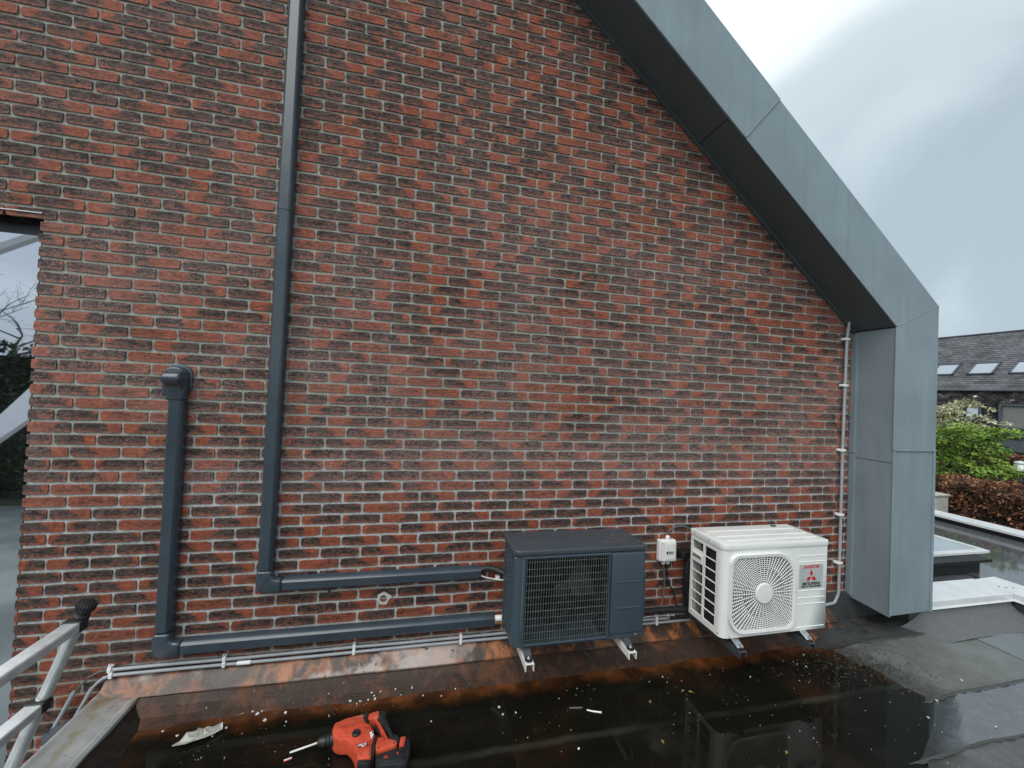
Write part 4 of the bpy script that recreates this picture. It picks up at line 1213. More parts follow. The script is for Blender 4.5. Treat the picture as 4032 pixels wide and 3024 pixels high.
for k in range(3):
    b = MB()
    a0 = math.radians(-15 + 120 * k)
    rows = []
    for i in range(9):
        a = a0 + math.radians(72) * i / 8
        rows.append([(HUB[0] + r * math.cos(a - r * 1.0), BY0 + 0.028 + 0.05 * i / 8, HUB[1] + r * math.sin(a - r * 1.0)) for r in (0.05, 0.1, 0.15, 0.21)])
    for i in range(8):
        for j in range(3):
            b.face([rows[i][j], rows[i][j + 1], rows[i + 1][j + 1], rows[i + 1][j]])
    b.build('fan_blade', 'fan_grey', wc, smooth=True)
# pressed ribs and the badge
for (z, x0) in ((0.745, 2.895), (0.708, 2.895), (0.527, 2.888), (0.482, 2.888), (0.443, 2.888), (0.300, 2.888)):
    b = MB(); b.prism([(BY0 + 0.001, z + 0.004), (BY0 - 0.003, z), (BY0 + 0.001, z - 0.005)], 'x', x0, 3.108); b.build('pressed_rib', 'white', wc)
b = MB(); b.box(2.904, 3.090, BY0 - 0.0025, BY0 + 0.001, 0.541, 0.692); bd = b.build('badge', 'silver', wc)
YB = BY0 - 0.0030
text('inverter_lettering', 'INVERTER', 0.0270, 'red', bd, (2.998, YB, 0.674), (1, 0, 0.004), (0, 0, 1), 0.22, 0.0006, 1.02)
e = MB()
cx, cz, q = 2.997, 0.6130, 0.0175
for ang in (90, 210, 330):
    a = math.radians(ang)
    d = Vector((math.cos(a), math.sin(a))); nrm = Vector((-d.y, d.x))
    pts = [Vector((cx, cz)) + d * (0.002), Vector((cx, cz)) + d * 0.0230 + nrm * 0.0130, Vector((cx, cz)) + d * 0.0445, Vector((cx, cz)) + d * 0.0230 - nrm * 0.0130]
    e.prism([(v.x, v.y) for v in pts], 'y', YB - 0.0006, YB + 0.0004)
e.build('emblem', 'red', bd)
text('maker_lettering', 'MITSUBISHI', 0.0235, 'ink', bd, (2.997, YB, 0.5695), (1, 0, 0), (0, 0, 1), 0.0, 0.0008, 1.16)
text('maker_lettering', 'HEAVY INDUSTRIES', 0.0150, 'ink', bd, (2.997, YB, 0.5525), (1, 0, 0), (0, 0, 1), 0.0, 0.0005, 1.17)
for (x, z) in ((2.885, 0.526), (2.84, 0.290), (2.40, 0.292), (2.87, 0.822)):
    screw('screw', x, BY0 - (0.006 if z > 0.8 else 0.0), z, wc)
for (y, z) in ((-0.43, 0.30), (-0.19, 0.30), (-0.21, 0.825), (-0.34, 0.825)):
    screw('screw', BX0 - (0.006 if z > 0.8 else 0.0), y, z, wc, (-1, 0, 0), 0.005)
for x in (2.440, 2.945):
    b = MB(); b.prism([(-0.508, 0.252), (-0.475, 0.270), (-0.46, 0.2795), (-0.18, 0.2795), (-0.18, 0.266), (-0.455, 0.266), (-0.475, 0.258), (-0.508, 0.246)], 'x', x - 0.022, x + 0.022); b.build('foot', 'steel', wc, bevel=0.001, seg=1)
mount(2.440, -0.530, 0.240, 'rail_dark', 'dark grey rail under the left foot of the white air conditioner', False)
mount(2.945, -0.530, 0.240, 'rail_dark', 'dark grey rail under the right foot of the white air conditioner', False)

# ------------------------------------------------------------------ isolator box, cables and pipes
ib = thing('isolator_box', (2.255, 0, 0.57), 'small white isolator box with cable glands on the brick between the two units', 'switch box')
b = MB(); b.box(2.190, 2.318, -0.046, -0.006, 0.572, 0.716); b.build('base', 'clip', ib, bevel=0.006)
b = MB(); b.box(2.200, 2.310, -0.064, -0.045, 0.576, 0.712); b.build('cover', 'white', ib, bevel=0.006)
b = MB(); b.box(2.225, 2.296, -0.068, -0.063, 0.590, 0.700); b.build('flap', 'clip', ib, bevel=0.003)
b = MB(); b.box(2.228, 2.285, -0.0695, -0.0675, 0.628, 0.650); bl = b.build('sticker', 'silver', ib)
b = MB(); b.box(2.231, 2.240, -0.0705, -0.0690, 0.631, 0.647); b.build('sticker_mark', 'ink', bl)
for k in range(3):
    b = MB(); b.box(2.246, 2.281 - 0.004 * k, -0.0703, -0.0690, 0.6335 + 0.005 * k, 0.6355 + 0.005 * k); b.build('sticker_line', 'cable_grey', bl)
for (x, z) in ((2.206, 0.583), (2.304, 0.583), (2.206, 0.705), (2.304, 0.705)):
    screw('screw', x, -0.064, z, ib, r=0.003)
for (x, z, s) in ((2.262, 0.716, 1), (2.232, 0.572, -1), (2.268, 0.572, -1)):
    b = MB(); b.lathe((x, -0.028, z), (0, 0, s), [(0, 0.0125), (0.010, 0.0125), (0.0101, 0.015), (0.020, 0.015), (0.028, 0.009), (0.030, 0.006)], 12); b.build('cable_gland', 'clip', ib, smooth=True, auto=30)


def cable(name, pts, r, mat, label, cat='cable'):
    # Catmull-Rom through the points
    P_ = [Vector(p) for p in pts]
    out = []
    for i in range(len(P_) - 1):
        p0, p1, p2, p3 = P_[max(i - 1, 0)], P_[i], P_[i + 1], P_[min(i + 2, len(P_) - 1)]
        for k in range(6):
            t = k / 6
            out.append(0.5 * ((2 * p1) + (-p0 + p2) * t + (2 * p0 - 5 * p1 + 4 * p2 - p3) * t * t + (-p0 + 3 * p1 - 3 * p2 + p3) * t ** 3))
    out.append(P_[-1])
    b = MB(); b.tube(out, r, 10)
    return tag(b.build(name, mat, smooth=True), label, cat)


cable('power_cable', [(2.262, -0.028, 0.745), (2.272, -0.030, 0.775), (2.305, -0.04, 0.802), (2.362, -0.05, 0.812), (2.41, -0.07, 0.795), (2.47, -0.12, 0.74)], 0.0062, 'cable_grey', 'dark cable looping from the top of the isolator box to the white unit')
cable('power_cable', [(2.232, -0.028, 0.545), (2.240, -0.030, 0.50), (2.246, -0.030, 0.43), (2.240, -0.035, 0.35), (2.214, -0.05, 0.275), (2.17, -0.06, 0.262)], 0.0058, 'cable_grey', 'grey cable hanging from the left gland under the isolator box')
cable('power_cable', [(2.268, -0.028, 0.545), (2.262, -0.030, 0.49), (2.270, -0.034, 0.43), (2.312, -0.045, 0.35), (2.326, -0.055, 0.275), (2.36, -0.07, 0.255)], 0.0058, 'cable_black', 'black cable hanging from the right gland under the isolator box')
cable('insulated_pipe', [(1.86, -0.10, 0.280), (2.05, -0.085, 0.262), (2.25, -0.08, 0.256), (2.46, -0.09, 0.250), (2.62, -0.12, 0.26)], 0.021, 'rubber', 'black insulated pipe running between the two units near the wall foot', 'pipe')
cable('signal_cable', [(1.865, -0.13, 0.300), (1.92, -0.12, 0.235), (2.10, -0.06, 0.236), (2.26, -0.05, 0.217), (2.44, -0.05, 0.216), (2.6, -0.08, 0.23)], 0.0045, 'cable_white', 'white cable sagging between the two units below the black pipe')
cable('drain_hose', [(1.86, -0.12, 0.245), (2.0, -0.07, 0.208), (2.12, -0.052, 0.204), (2.27, -0.050, 0.201)], 0.0036, 'cable_white', 'thin pale cable ending in a white connector beside the dark unit')
b = MB(); b.lathe((2.262, -0.050, 0.201), (1, 0, -0.02), [(0, 0.007), (0.022, 0.007), (0.0221, 0.005), (0.05, 0.005), (0.0501, 0.008), (0.058, 0.008)], 10)
tag(b.build('cable_connector', 'clip', smooth=True), 'small white plastic connector on the pale cable near the wall foot', 'connector')
cable('insulated_pipe', [(2.415, -0.06, 0.60), (2.405, -0.06, 0.50), (2.41, -0.06, 0.38), (2.43, -0.07, 0.27)], 0.028, 'rubber', 'black lagged pipe standing behind the left edge of the white unit', 'pipe')
b = MB(); b.box(2.345, 2.47, -0.085, -0.010, 0.595, 0.645)
tag(b.build('pipe_box', 'rubber', bevel=0.010), 'black elbow box on the brick behind the white unit', 'pipe fitting')
cable('insulated_pipe', [(0.935, -0.032, 0.572), (0.97, -0.036, 0.590), (1.03, -0.05, 0.588), (1.09, -0.09, 0.575), (1.16, -0.12, 0.56)], 0.020, 'rubber', 'black lagged pipe leaving the end of the taller pipe cover', 'pipe')
cable('signal_cable', [(0.935, -0.045, 0.560), (0.965, -0.05, 0.545), (1.02, -0.052, 0.530), (1.075, -0.07, 0.528), (1.14, -0.12, 0.54)], 0.0042, 'cable_white', 'white cable dipping from the taller pipe cover into the dark unit')
b = MB(); b.box(1.040, 1.066, -0.060, -0.030, 0.527, 0.546)
tag(b.build('cable_clamp', 'clip', bevel=0.003), 'small white clamp on the white cable beside the dark unit', 'clamp')
cable('insulated_pipe', [(1.030, -0.034, 0.272), (1.07, -0.04, 0.276), (1.12, -0.08, 0.30), (1.15, -0.12, 0.36)], 0.019, 'cable_white', 'white wrapped pipe leaving the end of the lower pipe cover', 'pipe')
cable('copper_pipe', [(1.030, -0.030, 0.240), (1.07, -0.036, 0.246), (1.12, -0.08, 0.27), (1.15, -0.12, 0.33)], 0.009, plain('copper', (0.55, 0.30, 0.14), 0.3, 0.9), 'thin copper pipe below the white wrapped pipe', 'pipe')

# ------------------------------------------------------------------ telescopic ladder on the left
ld = thing('ladder', (-1.9, -0.8, -2.88), 'telescopic aluminium ladder with black fittings leaning on the left roof edge', 'ladder')
LX, LZ = -0.345, -1.0                                           # stile direction (dx per dz)
def stile(z, y):
    return (-0.729 + 0.3427 * (z - 0.769), y, z)
RAD = [0.0205, 0.0225, 0.0245, 0.0265, 0.0285, 0.0305, 0.0325, 0.0345, 0.0365, 0.0385, 0.0405, 0.0425, 0.0445]
rung_z = [0.715 - 0.300 * k for k in range(13) if 0.715 - 0.300 * k > -2.8]
for y in (-0.58, -1.02):
    zs_ = [0.738] + rung_z[1:] + [-2.86]
    for k in range(len(zs_) - 1):
        b = MB(); b.tube([stile(zs_[k] + (0.0 if k == 0 else 0.02), y), stile(zs_[k + 1] - 0.01, y)], RAD[k], 20); b.build('stile_section', 'alu_tube', ld, smooth=True, auto=40)
    # ribbed rubber end cap
    c = Vector(stile(0.735, y)); d = Vector((0.3427, 0, 1)).normalized()
    b = MB(); b.lathe(c - d * 0.020, d, [(0, 0.025), (0.03, 0.026), (0.034, 0.022), (0.040, 0.021), (0.046, 0.026), (0.055, 0.029), (0.070, 0.030), (0.080, 0.026), (0.084, 0.016), (0.085, 0.0)], 24); cap = b.build('end_cap', 'rubber', ld, smooth=True, auto=40)
    b = MB()
    for k in range(20):
        t = 2 * math.pi * k / 20
        a = d.cross(Vector((0, 1, 0))).normalized(); e_ = a.cross(d)
        o_ = (a * math.cos(t) + e_ * math.sin(t))
        b.tube([c + d * 0.032 + o_ * 0.0285, c + d * 0.054 + o_ * 0.0300, c + d * 0.062 + o_ * 0.025], 0.0027, 5)
    b.build('cap_rib', 'rubber', cap)
for k, z in enumerate(rung_z):
    c = Vector(stile(z, 0))
    b = MB()
    rx = 0.0290
    b.prism([(c.x - rx, z + 0.012), (c.x - rx + 0.004, z + 0.016), (c.x + rx - 0.004, z + 0.016), (c.x + rx, z + 0.012), (c.x + rx, z - 0.018), (c.x - rx, z - 0.018)], 'y', -0.992, -0.608)
    b.build('rung', 'alu', ld, bevel=0.002, seg=1)
    for (y, s) in ((-0.58, -1), (-1.02, 1)):
        b = MB()
        r = RAD[min(k, 12)]
        b.lathe((c.x - 0.3427 * 0.012, y, z - 0.012), (0.3427, 0, 1), [(-0.004, r + 0.005), (0.028, r + 0.006), (0.030, r + 0.001)], 18)
        b.prism([(c.x - 0.033, z - 0.022), (c.x + 0.033, z - 0.022), (c.x + 0.033, z + 0.020), (c.x - 0.033, z + 0.020)], 'y', min(y, y + s * 0.038), max(y, y + s * 0.038))
        b.build('rung_clamp', 'rubber', ld, bevel=0.003, seg=1)

# ------------------------------------------------------------------ rotary hammer drill lying on the roof
dr = thing('power_drill', (0.35, -0.55, 0.0), 'red and black cordless rotary hammer drill lying in the puddle', 'drill')


def slab(name, pts, z0, z1, mat, bev=0.006, parent=None):
    b = MB(); b.prism(pts, 'z', z0, z1)
    return b.build(name, mat, parent or dr, smooth=True, bevel=bev, seg=2, auto=35)


body = slab('body', [(0.198, -0.479), (0.201, -0.446), (0.222, -0.438), (0.256, -0.424), (0.333, -0.412), (0.337, -0.460), (0.351, -0.474), (0.373, -0.486), (0.400, -0.552), (0.390, -0.600), (0.394, -0.665), (0.335, -0.658), (0.318, -0.608), (0.301, -0.577), (0.277, -0.550), (0.239, -0.543), (0.218, -0.529), (0.206, -0.510)], 0.004, 0.082, 'drill_red', 0.010)
slab('raised_side', [(0.226, -0.505), (0.232, -0.470), (0.262, -0.450), (0.330, -0.440), (0.345, -0.478), (0.366, -0.492), (0.388, -0.553), (0.378, -0.598), (0.336, -0.598), (0.310, -0.566), (0.284, -0.540), (0.245, -0.533)], 0.080, 0.088, 'drill_red', 0.004)
slab('lower_plate', [(0.330, -0.606), (0.380, -0.606), (0.384, -0.655), (0.344, -0.650)], 0.080, 0.087, 'drill_red', 0.003)
slab('motor_end', [(0.335, -0.658), (0.394, -0.664), (0.390, -0.682), (0.368, -0.686), (0.341, -0.676)], 0.008, 0.076, 'drill_black', 0.006)
slab('grip_band', [(0.334, -0.411), (0.352, -0.407), (0.350, -0.454), (0.360, -0.462), (0.351, -0.477), (0.334, -0.464)], 0.006, 0.085, 'drill_black', 0.003)
slab('top_bridge', [(0.351, -0.412), (0.402, -0.399), (0.405, -0.435), (0.399, -0.452), (0.386, -0.447), (0.359, -0.455), (0.350, -0.442)], 0.008, 0.078, 'drill_red', 0.007)
slab('handle', [(0.402, -0.398), (0.415, -0.394), (0.430, -0.398), (0.440, -0.414), (0.437, -0.436), (0.459, -0.493), (0.481, -0.546), (0.500, -0.551), (0.512, -0.572), (0.509, -0.594), (0.493, -0.588), (0.471, -0.579), (0.454, -0.531), (0.426, -0.488), (0.401, -0.448)], 0.014, 0.072, 'drill_black', 0.012)
slab('handle_inlay', [(0.401, -0.452), (0.416, -0.478), (0.435, -0.516), (0.454, -0.558), (0.468, -0.580), (0.455, -0.568), (0.423, -0.524), (0.392, -0.459)], 0.014, 0.070, 'drill_red', 0.004)
slab('trigger', [(0.388, -0.462), (0.400, -0.470), (0.420, -0.510), (0.414, -0.522), (0.398, -0.500), (0.386, -0.478)], 0.024, 0.060, 'drill_black', 0.004)
slab('foot_cover', [(0.410, -0.557), (0.452, -0.571), (0.493, -0.590), (0.502, -0.602), (0.495, -0.618), (0.409, -0.634), (0.404, -0.603)], 0.008, 0.080, 'drill_red', 0.007)
slab('rear_band', [(0.400, -0.555), (0.411, -0.557), (0.404, -0.596), (0.405, -0.654), (0.393, -0.656), (0.390, -0.600)], 0.006, 0.085, 'drill_black', 0.003)
bat = slab('battery', [(0.409, -0.640), (0.498, -0.622), (0.511, -0.626), (0.513, -0.582), (0.540, -0.578), (0.555, -0.586), (0.560, -0.623), (0.556, -0.671), (0.546, -0.702), (0.529, -0.708), (0.423, -0.697), (0.413, -0.669)], 0.002, 0.072, 'drill_black', 0.008)
slab('battery_side', [(0.424, -0.655), (0.502, -0.640), (0.528, -0.645), (0.538, -0.668), (0.528, -0.696), (0.430, -0.686)], 0.070, 0.076, 'drill_black', 0.003, bat)
slab('latch', [(0.514, -0.576), (0.539, -0.579), (0.531, -0.625), (0.509, -0.621)], 0.03, 0.080, 'drill_red', 0.004, bat)
slab('charge_mark', [(0.502, -0.652), (0.506, -0.652), (0.507, -0.664), (0.503, -0.664)], 0.0755, 0.0768, 'drill_red', 0.0, bat)
slab('sticker', [(0.373, -0.541), (0.387, -0.533), (0.391, -0.553), (0.384, -0.581)], 0.0875, 0.0888, 'clip', 0.0, body)
slab('sticker_print', [(0.3815, -0.5385), (0.3868, -0.5355), (0.3892, -0.549), (0.3840, -0.552)], 0.0886, 0.0894, 'cable_grey', 0.0, body)
b = MB(); b.lathe((0.313, -0.538, 0.086), (0, 0, 1), [(0, 0.0185), (0.009, 0.0185), (0.012, 0.016), (0.0125, 0.0)], 24); dial = b.build('mode_dial', 'drill_black', dr, smooth=True, auto=35)
b = MB(); b.prism([(0.302, -0.532), (0.305, -0.527), (0.326, -0.540), (0.323, -0.546)], 'z', 0.097, 0.104); b.build('dial_bar', 'drill_black', dial, bevel=0.002)
ax = Vector((0.985, 0.155, 0.0)).normalized()
c0 = Vector((0.140, -0.505, 0.045))
b = MB(); b.lathe(c0, ax, [(0, 0.008), (0.002, 0.014), (0.012, 0.021), (0.030, 0.024), (0.034, 0.024), (0.035, 0.021), (0.040, 0.021), (0.041, 0.027), (0.050, 0.027), (0.052, 0.024), (0.055, 0.027), (0.062, 0.028), (0.072, 0.028)], 24); b.build('chuck', 'drill_black', dr, smooth=True, auto=35)
b = MB(); b.lathe(c0 - ax * 0.112 - Vector((0, 0, 0.012)), ax + Vector((0, 0, 0.105)), [(0, 0.001), (0.004, 0.0042), (0.10, 0.0042), (0.115, 0.0046)], 10); b.build('drill_bit', 'cable_white', dr, smooth=True, auto=40)
for k in range(7):
    b = MB(); p0 = Vector((0.238 + 0.008 * k, -0.512 + 0.0015 * k, 0.0885)); b.tube([p0, p0 + Vector((0.010, 0.022, 0))], 0.0012, 5); b.build('vent_rib', 'drill_red', body)
for (x, y) in ((0.236, -0.478), (0.330, -0.452), (0.352, -0.512), (0.372, -0.590), (0.350, -0.645), (0.420, -0.620), (0.485, -0.607)):
    screw('screw', x, y, 0.0865 if x < 0.4 else 0.0795, dr, (0, 0, 1), 0.0028, 'drill_black')
slab('housing_seam', [(0.224, -0.4900), (0.330, -0.4700), (0.330, -0.4716), (0.224, -0.4918)], 0.0875, 0.0884, 'drill_black', 0.0, body)
slab('housing_seam', [(0.330, -0.6010), (0.384, -0.6010), (0.384, -0.6024), (0.330, -0.6024)], 0.0865, 0.0876, 'drill_black', 0.0, body)
slab('name_plate', [(0.322, -0.5925), (0.370, -0.5905), (0.3715, -0.6155), (0.334, -0.6165)], 0.0872, 0.0880, 'plate_red', 0.0, body)
text('maker_lettering', 'HILTI', 0.0135, 'clip', body, (0.3475, -0.601, 0.0885), (0.995, 0.06, 0), (-0.06, 0.995, 0), 0.1, 0.0005, 1.15)
text('type_lettering', 'TE 6', 0.0085, 'clip', body, (0.3540, -0.6105, 0.0885), (0.995, 0.06, 0), (-0.06, 0.995, 0), 0.0, 0.0003, 1.1)
text('voltage_lettering', '22', 0.0150, 'drill_red', bat, (0.4545, -0.668, 0.0768), (0.995, 0.05, 0), (-0.05, 0.995, 0), 0.1, 0.0005, 1.2)

# ------------------------------------------------------------------ rubbish, chips and leaves on the wet roof
pr = MB()
pts = [(-0.700, -0.185), (-0.640, -0.175), (-0.585, -0.165), (-0.560, -0.150), (-0.548, -0.175), (-0.585, -0.205), (-0.615, -0.225), (-0.660, -0.235), (-0.685, -0.255), (-0.755, -0.250), (-0.725, -0.215)]
sx, sy = 0.235, -0.130
cx_, cy_ = sum(p[0] for p in pts) / len(pts) + sx, sum(p[1] for p in pts) / len(pts) + sy
rings = []
for f in (0.86, 0.66, 0.40, 0.12):
    rings.append([(cx_ + (p[0] + sx - cx_) * f, cy_ + (p[1] + sy - cy_) * f, 0.016 + 0.050 * (1 - f) * (0.5 + mnoise.noise((p[0] * 40, p[1] * 40, f * 7))) + 0.022 * mnoise.noise((p[0] * 60, f * 9, p[1] * 50))) for p in pts])
for a, c in zip(rings[:-1], rings[1:]):
    for k in range(len(pts)):
        j = (k + 1) % len(pts)
        pr.face([a[k], a[j], c[j], c[k]])
pr.face(rings[-1])
po = pr.build('paper_scrap', 'paper')
md = po.modifiers.new('thick', 'SOLIDIFY'); md.thickness = 0.004
tag(po, 'crumpled dirty white paper scrap lying in dark water at the lower left', 'paper')

crng = random.Random(5)


def chip_mesh(s):
    b = MB()
    n = crng.choice((4, 5, 6))
    poly = [(s * (0.7 + 0.5 * crng.random()) * math.cos(2 * math.pi * k / n), s * (0.4 + 0.4 * crng.random()) * math.sin(2 * math.pi * k / n)) for k in range(n)]
    b.prism(poly, 'z', -0.001, s * 0.55)
    return b


def ground_z(x, y):
    return max(0.0, roof_h(x, y)) + (0.012 + (0.055) * sstep(-0.2, -0.09, y) if y > -0.2 and x < 3.4 else 0.0)


spots = [(-0.205, -0.226, .011), (-0.153, -0.274, .012), (-0.071, -0.241, .011), (0.238, -0.216, .011), (0.225, -0.390, .012), (-0.235, -0.205, .007), (-0.19, -0.21, .007), (0.29, -0.225, .008), (0.33, -0.222, .008), (0.275, -0.24, .006), (0.36, -0.20, .010),
         (0.365, -0.222, .009), (0.39, -0.19, .006), (0.42, -0.20, .005), (0.345, -0.19, .006), (0.47, -0.185, .006), (0.56, -0.19, .008), (0.50, -0.215, .006), (-0.32, -0.29, .009), (-0.36, -0.33, .007), (-0.44, -0.20, .006), (-0.46, -0.17, .005),
         (-0.52, -0.30, .009), (-0.60, -0.26, .006), (-0.05, -0.30, .006), (0.02, -0.20, .006), (0.12, -0.17, .005), (0.15, -0.30, .006), (0.62, -0.24, .006), (0.72, -0.26, .007), (0.80, -0.22, .006), (1.02, -0.39, .009), (1.03, -0.44, .008), (1.10, -0.44, .007), (0.66, -0.42, .006), (1.35, -0.70, .008), (2.05, -0.33, .006), (2.6, -0.42, .006), (3.05, -0.40, .007), (3.15, -0.30, .007), (3.9, -0.70, .008), (3.55, -0.78, .008), (3.35, -0.86, .008), (3.6, -1.0, .009), (2.95, -1.2, .008)]
for (x, y, s) in spots:
    b = chip_mesh(s * 0.85)
    o = b.build('plaster_chip', 'chip')
    o.location = (x, y, ground_z(x, y) + 0.001); o.rotation_euler = (crng.uniform(-.3, .3), crng.uniform(-.3, .3), crng.uniform(0, 6))
    tag(o, 'small white plaster chip scattered on the wet roof felt', 'chip', 'white plaster chips on the roof')
for (x, y, r) in ((-0.282, -0.215, 0.3), (1.860, -0.497, 1.0), (2.10, -0.455, 0.4), (2.14, -0.47, 2.6), (1.778, -0.739, 1.3), (2.35, -0.90, 0.6)):
    b = MB()
    L_ = 0.0135
    ro = [(-L_, 0), (-L_ * .5, L_ * .38), (0, L_ * .5), (L_ * .5, L_ * .36), (L_, 0), (L_ * .5, -L_ * .36), (0, -L_ * .5), (-L_ * .5, -L_ * .38)]
    for k in range(8):
        a, c = ro[k], ro[(k + 1) % 8]
        b.face([(a[0], a[1], 0.004 + 0.003 * abs(a[1]) / L_), (c[0], c[1], 0.004 + 0.003 * abs(c[1]) / L_), (0, 0, 0.0015)])
    b.tube([(-L_ * 1.5, 0, 0.003), (-L_, 0, 0.004)], 0.0008, 4)
    o = b.build('fallen_leaf', 'leaf_yellow')
    o.location = (x, y, ground_z(x, y)); o.rotation_euler = (0, 0, r)
    tag(o, 'small yellow fallen leaf on the wet roof', 'leaf', 'fallen leaves on the roof')
b = MB(); b.tube([(0.010, -0.531, 0.006), (0.040, -0.522, 0.006)], 0.0042, 8)
o = b.build('plastic_plug', 'drill_red', smooth=True); tag(o, 'short red and white plastic plug in the water left of the drill', 'wall plug')
b = MB(); b.tube([(0.010, -0.5305, 0.0090), (0.040, -0.5215, 0.0090)], 0.0028, 8); b.build('white_side', 'clip', o)
cable('cable_offcut', [(1.395, -0.458, 0.000), (1.42, -0.462, 0.001), (1.465, -0.472, 0.004)], 0.0042, 'cable_grey', 'short grey cable offcut lying in the puddle before the dark unit', 'offcut')
cable('cable_offcut', [(1.485, -0.486, 0.000), (1.51, -0.500, 0.001), (1.556, -0.520, 0.004)], 0.0042, 'cable_white', 'pale cable offcut nearest the white unit in the puddle', 'offcut')
# grit too small to count
gt = MB()
for k in range(900):
    x = crng.uniform(-0.7, 3.5); y = -0.12 - abs(crng.gauss(0, 0.30))
    if mnoise.noise((x * 2.2, y * 3.0, 6.0)) < -0.05 + 0.3 * crng.random():
        continue
    if crng.random() < 0.3:
        x = crng.uniform(2.2, 3.6); y = crng.uniform(-1.2, -0.3)
    s = 0.0012 + 0.0022 * crng.random() ** 2
    z = ground_z(x, y) + 0.0006
    a = crng.uniform(0, 3)
    c, d_ = math.cos(a) * s, math.sin(a) * s
    gt.prism([(x - c, y - d_), (x + d_ * 0.6, y - c * 0.6), (x + c, y + d_), (x - d_ * 0.6, y + c * 0.6)], 'z', z - 0.001, z + s * 0.8)
tag(gt.build('grit', 'grit'), 'fine pale grit and debris strewn over the wet roof', 'grit', kind='stuff')
ms = MB()
for k in range(750):
    x = 3.42 + crng.gauss(0, 0.17); y = -0.44 + crng.gauss(0, 0.12) - 0.2 * (x - 3.4)
    if not (2.6 < x < 3.95 and -0.95 < y < -0.25):
        continue
    s = 0.004 + 0.007 * crng.random()
    z = max(0, roof_h(x, y)) + 0.002
    a = crng.uniform(0, 6)
    v = (crng.random() ** 1.6, 0, 0, 1)
    ms.face([(x, y, z), (x + s * math.cos(a), y + s * math.sin(a), z + s * 0.7), (x + s * math.cos(a + 1.4), y + s * math.sin(a + 1.4), z + s * 0.3)], v)
tag(ms.build('moss', 'moss'), 'moss and leaf litter gathered at the edge of the puddle', 'moss', kind='stuff')

# ------------------------------------------------------------------ parapet on the right, second roof, skylight
pc = thing('parapet_coping', (5.0, 0.0, 0.0), 'white metal coping on the low parapet right of the zinc column', 'coping')
b = MB(); b.prism([(-0.205, 0.165), (-0.212, 0.150), (-0.200, 0.150), (-0.195, 0.195), (0.03, 0.205), (0.03, 0.150), (0.042, 0.150), (0.042, 0.217), (-0.205, 0.207)], 'x', 4.28, 5.395); b.build('coping_sheet', 'trim_white', pc)
b = MB(); b.prism([(5.400, 0.166), (5.392, 0.150), (5.404, 0.150), (5.409, 0.197), (5.66, 0.205), (5.66, 0.15), (5.672, 0.15), (5.672, 0.219), (5.400, 0.209)], 'y', -7.0, 0.042); b.build('coping_sheet', 'trim_white', pc)
for k in range(3):
    screw('rivet', 5.44 + 0.05 * k, -0.10 - 0.02 * k, 0.2105 + 0.0015 * k, pc, (0, 0, 1), 0.008, 'rail_dark')
b = MB(); b.box(4.28, 5.64, -0.185, 0.025, -0.30, 0.19); b.box(5.42, 5.645, -7.0, -0.185, -0.30, 0.19); tag(b.build('parapet', 'felt_dark'), kind='structure')
# felt upstand against the parapet
b = MB()
vs = []
for i in range(61):
    x = 4.02 + 1.38 * i / 60
    k = sstep(4.12, 4.55, x)
    m_ = 1.0
    for j, ((ya, za), (yb, zb)) in enumerate(zip(((-0.255, 0.185), (-0.280, 0.125), (-0.312, 0.085), (-0.37, 0.055), (-0.45, 0.036)), ((-0.188, 0.165), (-0.196, 0.11), (-0.235, 0.078), (-0.31, 0.054), (-0.40, 0.036)))):
        q = 0.005 * mnoise.noise((x * 5, j * 1.7, 1.0))
        y, z = ya + (yb - ya) * m_, za + (zb - za) * m_
        vs.append((x, y + q, 0.024 + (z - 0.024) * (0.03 + 0.97 * k) + q * 0.6 * k - 0.006 * (1 - k)))
b.v = vs
b.f = [(i * 5 + j, (i + 1) * 5 + j, (i + 1) * 5 + j + 1, i * 5 + j + 1) for i in range(60) for j in range(4)]
b.build('parapet_felt', 'felt_b', roof_o, smooth=True)

b = MB(); b.box(4.30, 8.62, 0.03, 9.0, -0.35, -0.012); nr = tag(b.build('neighbour_roof', 'felt_c'), kind='structure')
b = MB(); b.box(5.66, 8.62, -7.0, 0.03, -0.35, -0.014); tag(b.build('neighbour_roof', 'felt_c'), kind='structure')
pw = MB()
for (x, y) in [(x, y) for x in range(26) for y in range(40)]:
    X, Y = 4.4 + x * 0.14, -2.0 + y * 0.12
    if mnoise.noise((X * 0.8, Y * 0.8, 9)) > -0.25 and X < 7.9 and not (X < 5.7 and Y < 0.04):
        pw.face([(X, Y, -0.004), (X + 0.14, Y, -0.004), (X + 0.14, Y + 0.12, -0.004), (X, Y + 0.12, -0.004)])
wm = NT('roof_film'); wm.out((0.085, 0.090, 0.096), 0.05, ior=2.1)
M['film'] = wm.m
tag(pw.build('puddle', 'film'), kind='structure')
ed = thing('roof_edge_trim', (8.6, 2.0, 0.0), 'white edge trim along the far side of the neighbouring flat roof', 'trim')
b = MB(); b.prism([(8.40, 0.055), (8.40, 0.085), (8.66, 0.100), (8.67, 0.02), (8.65, 0.02), (8.645, 0.085), (8.42, 0.07), (8.42, 0.055)], 'y', -7.0, 9.0); b.build('cap_strip', 'trim_white', ed)
b = MB(); b.box(8.43, 8.64, -7.0, 9.0, -0.34, 0.068); b.build('kerb', 'void', ed)
b = MB(); b.box(4.3, 8.6, -7.0, 9.0, -2.9, -0.36); tag(b.build('neighbour_wall', 'mortar'), kind='structure')

